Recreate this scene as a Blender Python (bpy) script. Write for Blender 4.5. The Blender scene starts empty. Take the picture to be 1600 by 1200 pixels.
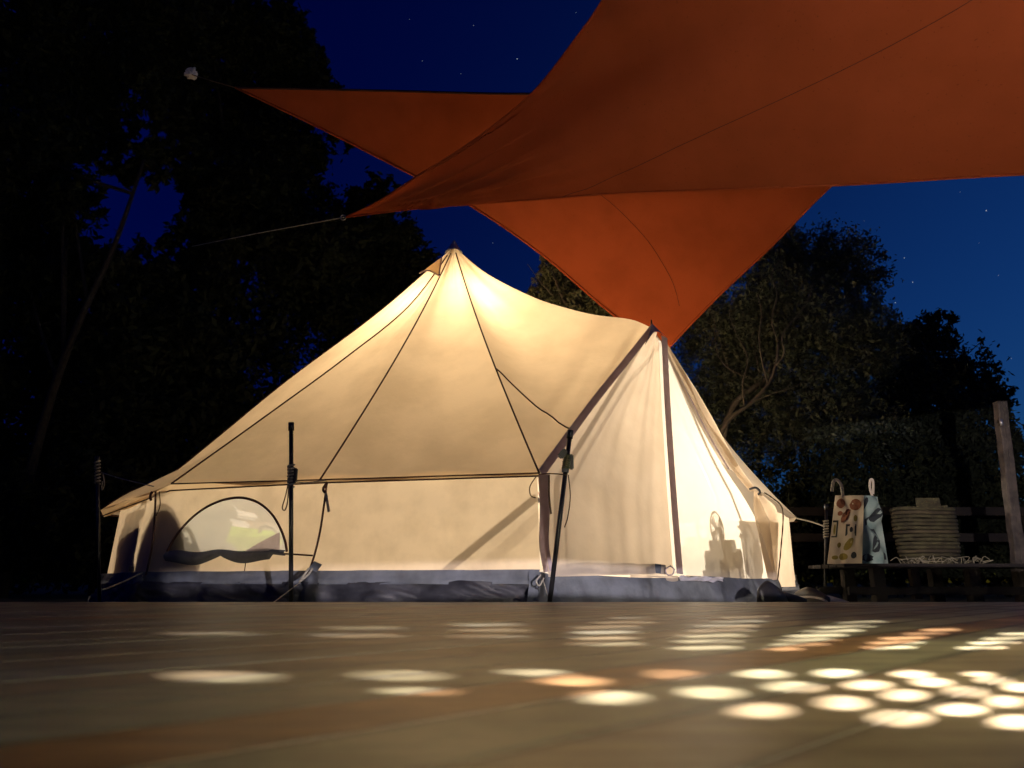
import bpy, bmesh, math, random
import numpy as np
from mathutils import Vector, noise
random.seed(7); rng = np.random.default_rng(7)
sc = bpy.context.scene; COL = sc.collection
R = math.radians

# ------------------------------------------------------------------ camera, world, light
CAMH, PITCH, FPX = 0.085, R(14.9), 1164.0
cam = bpy.data.cameras.new('camera'); camo = bpy.data.objects.new('camera', cam); COL.objects.link(camo)
camo.location = (0, 0, CAMH); camo.rotation_euler = (R(90) + PITCH, 0, 0)
cam.sensor_width = 36; cam.lens = FPX / 1600 * 36; cam.clip_start = 0.02; cam.clip_end = 1000
cam.dof.use_dof = True; cam.dof.focus_distance = 4.6; cam.dof.aperture_fstop = cam.lens / 4.6
sc.camera = camo
sc.view_settings.view_transform = 'Standard'; sc.view_settings.look = 'None'
sc.view_settings.exposure = 0; sc.view_settings.gamma = 1; sc.view_settings.use_curve_mapping = False
sc.render.engine = 'CYCLES'
sc.cycles.use_denoising = True
sc.cycles.max_bounces = 8; sc.cycles.transparent_max_bounces = 12; sc.cycles.diffuse_bounces = 5; sc.cycles.transmission_bounces = 8
sc.cycles.sample_clamp_indirect = 3.0; sc.cycles.caustics_reflective = False; sc.cycles.caustics_refractive = False

w = bpy.data.worlds.new('World'); sc.world = w; w.use_nodes = True
wn = w.node_tree.nodes; wl = w.node_tree.links
bg = wn['Background']
sky = wn.new('ShaderNodeTexSky'); sky.sky_type = 'NISHITA'; sky.sun_disc = False
sky.sun_elevation = R(0.3); sky.sun_rotation = R(75); sky.ozone_density = 4.0; sky.air_density = 1.0; sky.dust_density = 0.2
hue = wn.new('ShaderNodeMix'); hue.data_type = 'RGBA'; hue.blend_type = 'MULTIPLY'; hue.inputs[0].default_value = 1
tcw = wn.new('ShaderNodeTexCoord'); dt = wn.new('ShaderNodeVectorMath'); dt.operation = 'DOT_PRODUCT'; dt.inputs[1].default_value = (.92, .30, -.25)
mr = wn.new('ShaderNodeMapRange'); mr.interpolation_type = 'SMOOTHSTEP'; mr.inputs[1].default_value = -.25; mr.inputs[2].default_value = .95
tint = wn.new('ShaderNodeMix'); tint.data_type = 'RGBA'; tint.inputs[6].default_value = (.005, .09, .80, 1); tint.inputs[7].default_value = (.38, .92, 1.5, 1)
wl.new(tcw.outputs['Generated'], dt.inputs[0]); wl.new(dt.outputs['Value'], mr.inputs[0]); wl.new(mr.outputs[0], tint.inputs[0]); wl.new(tint.outputs[2], hue.inputs[7])
wl.new(sky.outputs[0], hue.inputs[6]); wl.new(hue.outputs[2], bg.inputs[0]); bg.inputs[1].default_value = 0.12

def point(name, loc, energy, color, radius, parent=None):
    l = bpy.data.lights.new(name, 'POINT'); l.energy = energy; l.color = color; l.shadow_soft_size = radius
    o = bpy.data.objects.new(name, l); o.location = loc; COL.objects.link(o)
    if parent: o.parent = parent; o.location = Vector(loc) - OFF[parent.name]
    return o

# ------------------------------------------------------------------ helpers
OFF = {}
def P(px, py, Y):
    r = px - 800; u = 600 - py
    yy = FPX * math.cos(PITCH) - u * math.sin(PITCH); zz = FPX * math.sin(PITCH) + u * math.cos(PITCH)
    t = Y / yy
    return Vector((r * t, Y, zz * t + CAMH))
def Pz(px, py, z=0.0):
    r = px - 800; u = 600 - py
    yy = FPX * math.cos(PITCH) - u * math.sin(PITCH); zz = FPX * math.sin(PITCH) + u * math.cos(PITCH)
    t = (z - CAMH) / zz
    return Vector((r * t, yy * t, z))
def tag(o, label=None, cat=None, group=None, kind=None):
    if label: o['label'] = label
    if cat: o['category'] = cat
    if group: o['group'] = group
    if kind: o['kind'] = kind
    return o
def thing(name, loc, label, cat, group=None):
    o = bpy.data.objects.new(name, None); COL.objects.link(o); o.location = loc; o.empty_display_size = .1
    OFF[o.name] = Vector(loc); return tag(o, label, cat, group)
def mk(name, verts, faces, mat, parent=None, smooth=False, mats=None, origin=None):
    off = OFF[parent.name] if parent else (Vector(origin) if origin is not None else Vector((0, 0, 0)))
    me = bpy.data.meshes.new(name)
    me.from_pydata([tuple(Vector(v) - off) for v in verts], [], faces)
    me.materials.append(mat)
    if smooth: me.polygons.foreach_set('use_smooth', [True] * len(me.polygons))
    me.update()
    o = bpy.data.objects.new(name, me); COL.objects.link(o)
    if parent: o.parent = parent
    else: o.location = off
    OFF[o.name] = off
    return o
def grid_data(f, nu, nv):
    vs = [f(i / nu, j / nv) for j in range(nv + 1) for i in range(nu + 1)]
    fs = [(j * (nu + 1) + i, j * (nu + 1) + i + 1, (j + 1) * (nu + 1) + i + 1, (j + 1) * (nu + 1) + i) for j in range(nv) for i in range(nu)]
    return vs, fs
def grid(name, f, nu, nv, mat, parent=None, **k):
    vs, fs = grid_data(f, nu, nv); return mk(name, vs, fs, mat, parent, smooth=True, **k)
def spline(pts, n=8):
    pts = [Vector(p) for p in pts]
    if len(pts) < 3: return pts
    q = [pts[0] * 2 - pts[1]] + pts + [pts[-1] * 2 - pts[-2]]; out = []
    for i in range(1, len(q) - 2):
        a, b, c, d = q[i - 1:i + 3]
        for k in range(n):
            t = k / n
            out.append(.5 * ((2 * b) + (c - a) * t + (2 * a - 5 * b + 4 * c - d) * t * t + (3 * b - a - 3 * c + d) * t ** 3))
    out.append(pts[-1]); return out
def sample(pts, t):
    x = t * (len(pts) - 1); i = min(int(x), len(pts) - 2); return pts[i].lerp(pts[i + 1], x - i)
def tube_data(pts, r, seg=6, base=0, caps=True):
    pts = [Vector(p) for p in pts]; n = len(pts); vs = []; fs = []
    rs = r if isinstance(r, (list, tuple)) else [r] * n
    up = None
    for i, p in enumerate(pts):
        d = (pts[min(i + 1, n - 1)] - pts[max(i - 1, 0)]).normalized()
        if up is None:
            up = d.orthogonal().normalized()
        up = (up - d * up.dot(d)); up = up.normalized() if up.length > 1e-6 else d.orthogonal().normalized()
        s = d.cross(up)
        for k in range(seg):
            a = 2 * math.pi * k / seg
            vs.append(p + (up * math.cos(a) + s * math.sin(a)) * rs[i])
    for i in range(n - 1):
        for k in range(seg):
            fs.append((base + i * seg + k, base + i * seg + (k + 1) % seg, base + (i + 1) * seg + (k + 1) % seg, base + (i + 1) * seg + k))
    if caps:
        fs.append(tuple(base + k for k in reversed(range(seg)))); fs.append(tuple(base + (n - 1) * seg + k for k in range(seg)))
    return vs, fs
def tube(name, pts, r, mat, parent=None, seg=6, **k):
    vs, fs = tube_data(pts, r, seg); return mk(name, vs, fs, mat, parent, smooth=True, **k)
def ribbon(name, pts, width, mat, parent, normal, thick=.003, side=0.0):
    """flat strap with a little thickness; width may be a list; normal = way it faces"""
    pts = [Vector(p) for p in pts]; n = len(pts); vs = []
    ws = width if isinstance(width, (list, tuple)) else [width] * n
    for i, p in enumerate(pts):
        d = (pts[min(i + 1, n - 1)] - pts[max(i - 1, 0)]).normalized(); s = d.cross(Vector(normal)).normalized(); nn = s.cross(d).normalized()
        if nn.dot(Vector(normal)) < 0: nn = -nn
        c = p + s * side
        for a, b in ((-.5, 0), (.5, 0), (.5, 1), (-.5, 1)): vs.append(c + s * a * ws[i] + nn * thick * b)
    fs = []
    for i in range(n - 1):
        for k in range(4): fs.append((4 * i + k, 4 * i + (k + 1) % 4, 4 * i + 4 + (k + 1) % 4, 4 * i + 4 + k))
    fs += [(3, 2, 1, 0), tuple(4 * (n - 1) + k for k in range(4))]
    return mk(name, vs, fs, mat, parent)
def box_data(c, s, rz=0, rx=0, ry=0, bev=0.0):
    from mathutils import Euler
    m = Euler((rx, ry, rz)).to_matrix(); bm = bmesh.new(); bmesh.ops.create_cube(bm, size=1)
    for v in bm.verts: v.co = Vector((v.co.x * s[0], v.co.y * s[1], v.co.z * s[2]))
    if bev: bmesh.ops.bevel(bm, geom=list(bm.edges), offset=bev, segments=2, affect='EDGES')
    vs = [m @ v.co + Vector(c) for v in bm.verts]; bm.verts.index_update()
    fs = [tuple(v.index for v in f.verts) for f in bm.faces]; bm.free(); return vs, fs
def box(name, c, s, mat, parent=None, rz=0, rx=0, ry=0, bev=0.004, smooth=False, **k):
    vs, fs = box_data(c, s, rz, rx, ry, bev); return mk(name, vs, fs, mat, parent, smooth=smooth, **k)
def join_data(lst):
    V = []; F = []
    for v, f in lst:
        b = len(V); V += list(v); F += [tuple(i + b for i in q) for q in f]
    return V, F
def flat_with_holes(outer, holes):
    """2D polygon with holes -> (verts2d, faces)"""
    cu = bpy.data.curves.new('tmp', 'CURVE'); cu.dimensions = '2D'; cu.fill_mode = 'BOTH'
    for poly in [outer] + holes:
        s = cu.splines.new('POLY'); s.points.add(len(poly) - 1)
        for p, q in zip(s.points, poly): p.co = (q[0], q[1], 0, 1)
        s.use_cyclic_u = True
    o = bpy.data.objects.new('tmp', cu); COL.objects.link(o)
    dg = bpy.context.evaluated_depsgraph_get(); me = bpy.data.meshes.new_from_object(o.evaluated_get(dg))
    vs = [(v.co.x, v.co.y) for v in me.vertices]; fs = [tuple(p.vertices) for p in me.polygons]
    bpy.data.objects.remove(o); bpy.data.curves.remove(cu); bpy.data.meshes.remove(me)
    return vs, fs
def nz(x, y, z=0, s=1.0): return noise.noise(Vector((x * s, y * s, z * s)))

# ------------------------------------------------------------------ materials
def newmat(name):
    m = bpy.data.materials.new(name); m.use_nodes = True; nt = m.node_tree
    return m, nt.nodes, nt.links, nt.nodes['Material Output'], nt.nodes['Principled BSDF']
def noisy(ns, ls, c1, c2, scale, detail=4, lo=.35, hi=.65, vec=None, rough=.55):
    tc = ns.new('ShaderNodeTexCoord'); n = ns.new('ShaderNodeTexNoise'); n.inputs['Scale'].default_value = scale
    n.inputs['Detail'].default_value = detail; n.inputs['Roughness'].default_value = rough
    ls.new(vec if vec else tc.outputs['Object'], n.inputs['Vector'])
    r = ns.new('ShaderNodeValToRGB'); r.color_ramp.elements[0].position = lo; r.color_ramp.elements[1].position = hi
    r.color_ramp.elements[0].color = (*c1, 1); r.color_ramp.elements[1].color = (*c2, 1)
    ls.new(n.outputs[0], r.inputs[0]); return r, n
def plain(name, c, rough=.6, c2=None, scale=8, metal=0, bump=0, bscale=60, spec=.4):
    m, ns, ls, out, b = newmat(name); b.inputs['Roughness'].default_value = rough; b.inputs['Metallic'].default_value = metal
    b.inputs['Specular IOR Level'].default_value = spec
    r, n = noisy(ns, ls, c, c2 or tuple(x * .72 for x in c), scale); ls.new(r.outputs[0], b.inputs['Base Color'])
    if bump:
        t, n2 = noisy(ns, ls, (0, 0, 0), (1, 1, 1), bscale); bp = ns.new('ShaderNodeBump'); bp.inputs['Strength'].default_value = bump; bp.inputs['Distance'].default_value = .01
        ls.new(n2.outputs[0], bp.inputs['Height']); ls.new(bp.outputs[0], b.inputs['Normal'])
    return m
def cloth(name, dif, tra, mixf=.5, stain=.12, stain_scale=2.5, see=0.0, specks=0.0, bump=.25, sheen=0):
    """woven cloth: part reflects, part lets light through"""
    m, ns, ls, out, b = newmat(name); ns.remove(b)
    d = ns.new('ShaderNodeBsdfDiffuse'); t = ns.new('ShaderNodeBsdfTranslucent'); mx = ns.new('ShaderNodeMixShader'); mx.inputs[0].default_value = mixf
    lo = 1 - stain
    rr, n = noisy(ns, ls, (lo, lo * .99, lo * .97), (1, 1, 1), stain_scale, 6, .36, .6)
    last = rr.outputs[0]
    if specks:
        s2, n2 = noisy(ns, ls, (1 - specks,) * 3, (1, 1, 1), 85, 2, .27, .33)
        q = ns.new('ShaderNodeMix'); q.data_type = 'RGBA'; q.blend_type = 'MULTIPLY'; q.inputs[0].default_value = 1
        ls.new(last, q.inputs[6]); ls.new(s2.outputs[0], q.inputs[7]); last = q.outputs[2]
    for col, sh in ((dif, d), (tra, t)):
        q = ns.new('ShaderNodeMix'); q.data_type = 'RGBA'; q.blend_type = 'MULTIPLY'; q.inputs[0].default_value = 1
        q.inputs[7].default_value = (*col, 1); ls.new(last, q.inputs[6]); ls.new(q.outputs[2], sh.inputs['Color'])
    if bump:
        tc = ns.new('ShaderNodeTexCoord'); n3 = ns.new('ShaderNodeTexNoise'); n3.inputs['Scale'].default_value = 5; n3.inputs['Detail'].default_value = 12; n3.inputs['Roughness'].default_value = .62
        ls.new(tc.outputs['Object'], n3.inputs['Vector'])
        bp = ns.new('ShaderNodeBump'); bp.inputs['Strength'].default_value = bump; bp.inputs['Distance'].default_value = .02
        ls.new(n3.outputs[0], bp.inputs['Height']); ls.new(bp.outputs[0], d.inputs['Normal']); ls.new(bp.outputs[0], t.inputs['Normal'])
    ls.new(d.outputs[0], mx.inputs[1]); ls.new(t.outputs[0], mx.inputs[2]); last = mx.outputs[0]
    if see:
        tr = ns.new('ShaderNodeBsdfTransparent'); m2 = ns.new('ShaderNodeMixShader'); m2.inputs[0].default_value = see
        ls.new(last, m2.inputs[1]); ls.new(tr.outputs[0], m2.inputs[2]); last = m2.outputs[0]
    ls.new(last, out.inputs[0]); return m

M = {}
M['roof'] = cloth('roof_canvas', (.80, .68, .50), (.86, .64, .37), .58, .14, 2.2)
M['wall'] = cloth('wall_canvas', (.85, .74, .58), (.95, .77, .52), .60, .14, 6)
M['door'] = cloth('door_canvas', (.82, .73, .60), (.93, .77, .57), .55, .10, 4)
M['screen'] = cloth('door_screen_net', (.80, .76, .68), (.90, .85, .74), .84, .03, 3, see=.24, bump=0)
M['net'] = cloth('window_net', (.8, .76, .66), (.98, .94, .80), .92, .03, 3, see=.44, bump=0)
M['tape'] = cloth('grey_tape', (.55, .50, .54), (.70, .60, .60), .5, .1, 20)
M['cap'] = plain('blue_grey_cap_cloth', (.42, .44, .52), .8)
M['seam'] = plain('seam_thread', (.085, .035, .025), .8)
M['mud'] = cloth('grey_mud_flap', (.20, .225, .27), (.15, .165, .20), .3, .4, 5, bump=.5)
M['sheet'] = plain('dark_groundsheet', (.020, .021, .028), .58, (.060, .062, .075), 7, bump=.9, bscale=11, spec=.3)
M['sheet_grey'] = plain('grey_groundsheet', (.13, .13, .16), .5, (.09, .09, .12), 5, bump=.3, bscale=9)
M['blackpole'] = plain('black_metal', (.012, .012, .014), .4, spec=.5)
M['rope'] = plain('pale_rope', (.42, .40, .34), .85, (.25, .24, .2), 90, bump=.6, bscale=200)
M['olive_rope'] = plain('olive_rope', (.16, .17, .09), .85, (.09, .1, .05), 90)
M['cord'] = plain('brown_cord', (.16, .10, .05), .85)
M['steel'] = plain('galvanised_steel', (.45, .45, .46), .35, metal=.8)
M['sail'] = cloth('orange_sailcloth', (.41, .090, .032), (.45, .08, .010), .3, .16, 2.5, specks=.28, bump=.2)
M['sail_seam'] = plain('sail_stitching', (.05, .010, .003), .9)
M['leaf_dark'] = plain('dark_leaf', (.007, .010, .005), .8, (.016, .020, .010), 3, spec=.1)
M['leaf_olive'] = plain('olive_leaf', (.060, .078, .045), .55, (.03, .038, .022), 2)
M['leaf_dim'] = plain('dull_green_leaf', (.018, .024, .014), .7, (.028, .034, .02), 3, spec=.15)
M['leaf_lit'] = plain('olive_leaf_lit', (.13, .14, .075), .5, (.06, .07, .035), 2)  # paler copy of the olive leaf, tent glow put into its colour
M['bark'] = plain('pale_bark', (.11, .10, .085), .9, (.06, .055, .045), 14, bump=.8, bscale=30)
M['bark_dark'] = plain('dark_bark', (.018, .016, .013), .95, (.008, .007, .006), 25, bump=.8, bscale=30)
M['post'] = plain('weathered_wood', (.085, .068, .055), .85, (.035, .029, .024), 12, bump=.6, bscale=40)
M['bench'] = plain('dark_stained_wood', (.018, .013, .010), .85, (.010, .008, .007), 9, bump=.4)
M['grass'] = plain('night_grass', (.03, .045, .02), .95, (.015, .022, .01), 12, bump=1, bscale=40)
M['white_plastic'] = plain('white_plastic', (.72, .71, .68), .45)
M['lid'] = plain('pale_lid', (.55, .53, .50), .45)
M['green'] = cloth('lime_fabric', (.52, .80, .08), (.62, .95, .10), .62, .1, 4)
M['greychair'] = plain('grey_seat_fabric', (.13, .13, .15), .85, bump=.3)
M['blanket'] = plain('grey_blanket', (.40, .36, .34), .9, bump=.5, bscale=12)
M['nylon'] = cloth('pale_thin_nylon', (.6, .57, .52), (.80, .74, .64), .72, .1, 6)
M['shadowbox'] = plain('brown_luggage', (.10, .07, .05), .7)
M['bagcloth'] = plain('cream_bag_canvas', (.56, .48, .36), .85, (.46, .39, .28), 5, bump=.3, bscale=25)
M['bagside'] = plain('shaded_side_canvas', (.30, .35, .28), .85, (.13, .20, .17), 5, bump=.5, bscale=9)  # shade and bluish cast of the side face put into its colour
M['print_red'] = plain('brown_red_print', (.19, .065, .03), .9)
M['print_fold_dark'] = plain('dark_print_and_fold', (.025, .03, .03), .9)
M['print_olive'] = plain('olive_print', (.22, .17, .03), .9)
M['straw'] = plain('straw_card', (.075, .066, .028), .9, (.035, .028, .013), 14, bump=.6, bscale=60)
M['straw2'] = plain('brown_card', (.08, .062, .03), .9, (.04, .03, .016), 8, bump=.6, bscale=60)
M['twine'] = plain('grey_netting', (.25, .22, .14), .9)
M['shoe_dark'] = plain('black_shoe_leather', (.02, .018, .018), .4)
M['shoe_pale'] = plain('pale_rubber', (.45, .40, .34), .7)
M['skin_white'] = plain('white_crumpled_plastic', (.7, .68, .7), .5)

def emit(name, c, s):
    m, ns, ls, out, b = newmat(name); ns.remove(b); e = ns.new('ShaderNodeEmission'); e.inputs[0].default_value = (*c, 1); e.inputs[1].default_value = s
    ls.new(e.outputs[0], out.inputs[0]); return m
M['bulb'] = emit('lit_bulb', (1, .75, .42), 8); M['star'] = emit('star_light', (.8, .88, 1), .5)

S2 = math.sqrt(.5); PW = .103
def wood(name, base, dark, rough=.42):
    m, ns, ls, out, b = newmat(name)
    tc = ns.new('ShaderNodeTexCoord'); mp = ns.new('ShaderNodeMapping'); mp.inputs['Rotation'].default_value = (0, 0, R(-45)); mp.inputs['Scale'].default_value = (1.6, 34, 10)
    oi = ns.new('ShaderNodeObjectInfo'); ad = ns.new('ShaderNodeVectorMath'); ad.operation = 'ADD'
    cx = ns.new('ShaderNodeCombineXYZ'); mul = ns.new('ShaderNodeMath'); mul.operation = 'MULTIPLY'; mul.inputs[1].default_value = 40
    ls.new(oi.outputs['Random'], mul.inputs[0]); ls.new(mul.outputs[0], cx.inputs[0]); ls.new(mul.outputs[0], cx.inputs[2])
    ls.new(tc.outputs['Object'], mp.inputs['Vector']); ls.new(mp.outputs[0], ad.inputs[0]); ls.new(cx.outputs[0], ad.inputs[1])
    r, n = noisy(ns, ls, dark, base, 1.0, 6, .38, .60, vec=ad.outputs[0], rough=.6)
    big, n2 = noisy(ns, ls, (.42, .38, .33), (1.18, 1.15, 1.08), 4.2, 5, .37, .61)
    q = ns.new('ShaderNodeMix'); q.data_type = 'RGBA'; q.blend_type = 'MULTIPLY'; q.inputs[0].default_value = 1
    ls.new(r.outputs[0], q.inputs[6]); ls.new(big.outputs[0], q.inputs[7]); ls.new(q.outputs[2], b.inputs['Base Color'])
    sp = ns.new('ShaderNodeSeparateXYZ'); ls.new(tc.outputs['Object'], sp.inputs[0])
    def mt(op, a, b_=None, c_=None):
        n_ = ns.new('ShaderNodeMath'); n_.operation = op
        for i_, v_ in enumerate((a, b_, c_)):
            if v_ is None: continue
            if isinstance(v_, (int, float)): n_.inputs[i_].default_value = v_
            else: ls.new(v_, n_.inputs[i_])
        return n_.outputs[0]
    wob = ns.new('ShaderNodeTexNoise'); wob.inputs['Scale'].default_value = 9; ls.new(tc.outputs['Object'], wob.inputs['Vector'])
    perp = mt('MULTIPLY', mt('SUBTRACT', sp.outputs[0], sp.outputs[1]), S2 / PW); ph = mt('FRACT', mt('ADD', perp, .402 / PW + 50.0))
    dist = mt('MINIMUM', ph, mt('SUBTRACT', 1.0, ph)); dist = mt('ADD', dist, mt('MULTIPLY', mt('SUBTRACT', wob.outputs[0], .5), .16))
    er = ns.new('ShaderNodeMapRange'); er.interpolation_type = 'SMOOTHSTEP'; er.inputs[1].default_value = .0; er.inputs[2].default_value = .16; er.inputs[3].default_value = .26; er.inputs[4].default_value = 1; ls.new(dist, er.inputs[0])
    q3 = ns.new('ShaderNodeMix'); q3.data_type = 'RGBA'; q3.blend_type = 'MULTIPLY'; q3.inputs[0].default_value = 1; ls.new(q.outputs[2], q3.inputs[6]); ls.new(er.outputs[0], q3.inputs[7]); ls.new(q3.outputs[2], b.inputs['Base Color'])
    b.inputs['Roughness'].default_value = rough
    bp = ns.new('ShaderNodeBump'); bp.inputs['Strength'].default_value = .5; bp.inputs['Distance'].default_value = .004
    ls.new(n.outputs[0], bp.inputs['Height']); ls.new(bp.outputs[0], b.inputs['Normal'])
    return m
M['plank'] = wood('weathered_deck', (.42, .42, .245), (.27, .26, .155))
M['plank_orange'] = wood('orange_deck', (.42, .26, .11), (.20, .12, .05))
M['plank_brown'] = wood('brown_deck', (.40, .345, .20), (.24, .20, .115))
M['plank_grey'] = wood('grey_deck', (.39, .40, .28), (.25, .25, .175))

# ------------------------------------------------------------------ ground and deck
g = mk('ground', [(-200, -200, -.07), (200, -200, -.07), (200, 200, -.07), (-200, 200, -.07)], [(0, 1, 2, 3)], M['grass']); tag(g, kind='structure')

DX0, DX1, DY0, DY1 = -3.8, 4.2, -1.6, 3.44
def clip(poly, a, b, c):     # keep a*x+b*y<=c
    out = []
    for i in range(len(poly)):
        p, q = poly[i], poly[(i + 1) % len(poly)]; dp = a * p[0] + b * p[1] - c; dq = a * q[0] + b * q[1] - c
        if dp <= 0: out.append(p)
        if (dp < 0) != (dq < 0) and dp != dq: t = dp / (dp - dq); out.append((p[0] + (q[0] - p[0]) * t, p[1] + (q[1] - p[1]) * t))
    return out
deck = bpy.data.objects.new('deck', None); COL.objects.link(deck); OFF[deck.name] = Vector((0, 0, 0)); tag(deck, kind='structure')
S2 = math.sqrt(.5); PW = .103
for k in range(-46, 46):
    a0 = -.402 + k * PW + .001; a1 = a0 + PW - .002
    def strip(i0, i1):
        p = []
        for s, t in ((i0, -9), (i1, -9), (i1, 9), (i0, 9)): p.append(((s + t) * S2, (t - s) * S2))
        m = .002
        for A in ((-1, 0, -DX0), (1, 0, DX1), (0, -1, -DY0), (0, 1, DY1)): p = clip(p, *A) if p else p
        return p
    top = strip(a0, a1); bot = strip(a0, a1)
    if len(top) < 3 or len(bot) < 3 or len(top) != len(bot): continue
    cxx = sum(p[0] for p in bot) / len(bot); cyy = sum(p[1] for p in bot) / len(bot)
    dz = random.uniform(-.0002, .0001); n = len(top)
    vs = [(x, y, dz) for x, y in top] + [(x, y, dz - .0015) for x, y in bot] + [(x, y, -.026) for x, y in bot]
    fs = [tuple(reversed(range(n))) if False else tuple(range(n))]
    for j in (0, 1):
        for i in range(n): fs.append((j * n + i, j * n + (i + 1) % n, (j + 1) * n + (i + 1) % n, (j + 1) * n + i))
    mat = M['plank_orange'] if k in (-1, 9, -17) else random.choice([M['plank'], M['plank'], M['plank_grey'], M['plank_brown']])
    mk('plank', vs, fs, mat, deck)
box('edge_board', ((DX0 + DX1) / 2, DY1 + .016, -.036), (DX1 - DX0, .026, .07), M['post'], deck, bev=.003)
for yy in np.arange(-1.4, 3.4, .6): box('joist', ((DX0 + DX1) / 2, float(yy), -.048), (DX1 - DX0 - .1, .045, .04), M['bench'], deck, bev=0)

# ------------------------------------------------------------------ bell tent
TC = Vector((-.5, 5.9, -.07))
tent = thing('bell_tent', TC, 'cream canvas bell tent glowing from the lamp inside, with A-frame door', 'tent')
PK = Vector((-.5, 5.9, 2.88)); EZ = .62
W = [(.13, 3.82), (-1.03, 4.10), (-2.15, 4.58), (-2.86, 5.5), (-2.75, 6.6), (-2.0, 7.5), (-.85, 8.0), (.4, 7.9), (1.5, 7.3), (2.28, 6.3)]
C4 = Vector((1.93, 5.72, EZ)); AP = P(1018, 512, 4.95)
def eave(i, out=.05, z=EZ):
    x, y = W[i]; d = Vector((x - PK.x, y - PK.y, 0)).normalized(); return Vector((x, y, z)) + d * out
E = [eave(i) for i in range(len(W))]
E[0] = eave(0, .03); E[3] = Vector((-3.05, 5.55, .60)); E[9] = P(1245, 809, 6.25)
E[2] = P(243, 758, 4.56)
def seam_curve(e, sag=.055, n=24):
    out = []
    for i in range(n + 1):
        t = i / n; p = PK.lerp(e, t); h = Vector((PK.x - e.x, PK.y - e.y, 0)).normalized()
        k = math.sin(math.pi * t) ** .9 * sag * (1.15 - .3 * t); out.append(p + h * k * .7 - Vector((0, 0, k * .8)))
    return out
SE = [seam_curve(e) for e in E]
def resample(pts, n=24): return [sample(pts, k / n) for k in range(n + 1)]
SE[3] = resample(spline([PK, P(600, 482, 5.85), P(450, 594, 5.75), P(335, 688, 5.65), P(262, 745, 5.6), P(205, 768, 5.57), P(157, 797, 5.55)], 8))
SE[2] = resample(spline([PK, P(640, 478, 5.50), P(540, 560, 5.22), P(420, 648, 4.90), P(268, 757, 4.52)], 8)); E[2] = SE[2][-1]; E[3] = SE[3][-1]
ridge = spline([PK, P(760, 427, 5.75), P(830, 463, 5.5), P(880, 480, 5.33), P(930, 492, 5.2), P(985, 499, 5.03), AP], 6)
aedgeL = spline([AP, P(975, 566, 4.66), P(930, 622, 4.37), P(885, 682, 4.08), E[0]], 8)
aedgeR = spline([AP, P(1060, 572, 5.08), P(1100, 642, 5.22), P(1150, 708, 5.5), P(1200, 764, 5.9), E[9]], 8)
def fan_panel(sa, sb, dip=.035, ph=0.0):
    def f(u, v):
        v2 = .012 + .988 * v
        p = sa_(v2).lerp(sb_(v2), u)
        k = math.sin(math.pi * u) * dip * math.sin(math.pi * min(1, v2 * .96)) ** .8
        c = Vector((PK.x - p.x, PK.y - p.y, 0)); c = c.normalized() if c.length > 1e-4 else c
        rip = .007 * math.sin(u * 19 + ph) * math.exp(-v2 * 3.0) * min(1, v2 * 9) + .010 * nz(u * 3 + ph, v2 * 3, ph) * math.sin(math.pi * u) + .006 * math.sin(u * 9 + v2 * 14 + ph) * math.exp(-(1 - v2) * 7) * math.sin(math.pi * u)
        if u in (0, 1): rip = 0
        return p + c * (k * .7 + rip) - Vector((0, 0, k * .8 + rip))
    sa_ = lambda t: sample(sa, t); sb_ = lambda t: sample(sb, t)
    return f
for i in range(9):
    a, b = i, i + 1
    grid('roof_panel', fan_panel(SE[a], SE[b], ph=i * 2.3), 30, 34, M['roof'], tent)
def side_panel(s0, s1, edge, ph, fold=1.0):
    # u: s0 -> s1, v: peak -> edge curve (u=0 at s0's end)
    def f(u, v):
        v2 = .012 + .988 * v
        L = sample(s0, v2).lerp(sample(s1, v2), u)
        e = sample(edge, u); ch = s0[-1].lerp(s1[-1], u)
        p = L + (e - ch) * v2 ** 2.2
        k = math.sin(math.pi * u) * math.sin(math.pi * v2)
        p = p - Vector((0, .0, .10 * k)) + Vector((-.02, .08, 0)) * k
        fld = 1.7 * (.016 * math.sin(u * 7 + v2 * 34 + ph) * math.exp(-(1 - v2) * 6) + .012 * math.sin(v2 * 60 + u * 14 + ph * 2) * math.exp(-(1 - v2) * 12)) * math.sin(math.pi * u) ** .5 * (1 - v2) ** .25 * 1.3
        rip = .008 * math.sin(u * 23 + ph) * math.exp(-v2 * 3.2) * min(1, v2 * 9) * (1 if 0 < u < 1 else 0) + .02 * nz(u * 2.2, v2 * 2.2, ph) * k
        return p + Vector((-.3, -.75, .55)) * (fld * fold + rip)
    return f
fS3 = side_panel(SE[0], ridge, list(reversed(aedgeL)), .7)
grid('roof_panel', fS3, 44, 56, M['roof'], tent)
fS4 = side_panel(SE[9], ridge, list(reversed(aedgeR)), 2.1, .5)
grid('roof_panel', fS4, 30, 36, M['roof'], tent)
# seam piping on the roof
OUT = Vector((0, -.004, .004))
for i in range(0, 10):
    tube('roof_seam', [p + OUT for p in SE[i][1:]], .0055, M['seam'], tent, 5)
tube('roof_seam', [fS3(.0 + .29 * t ** .8, .63 + .37 * t ** 1.15) + Vector((0, -.006, .004)) for t in [k / 14 for k in range(15)]][:15], .005, M['seam'], tent, 5)
# second parallel seam left of the front face, as on the photograph
if 0: q2 = [fan_panel(SE[1], SE[2], ph=2.3)(.93, t) + OUT for t in [k / 24 for k in range(25)]]
if 0: tube('roof_seam', q2, .0055, M['seam'], tent, 5)
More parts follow.
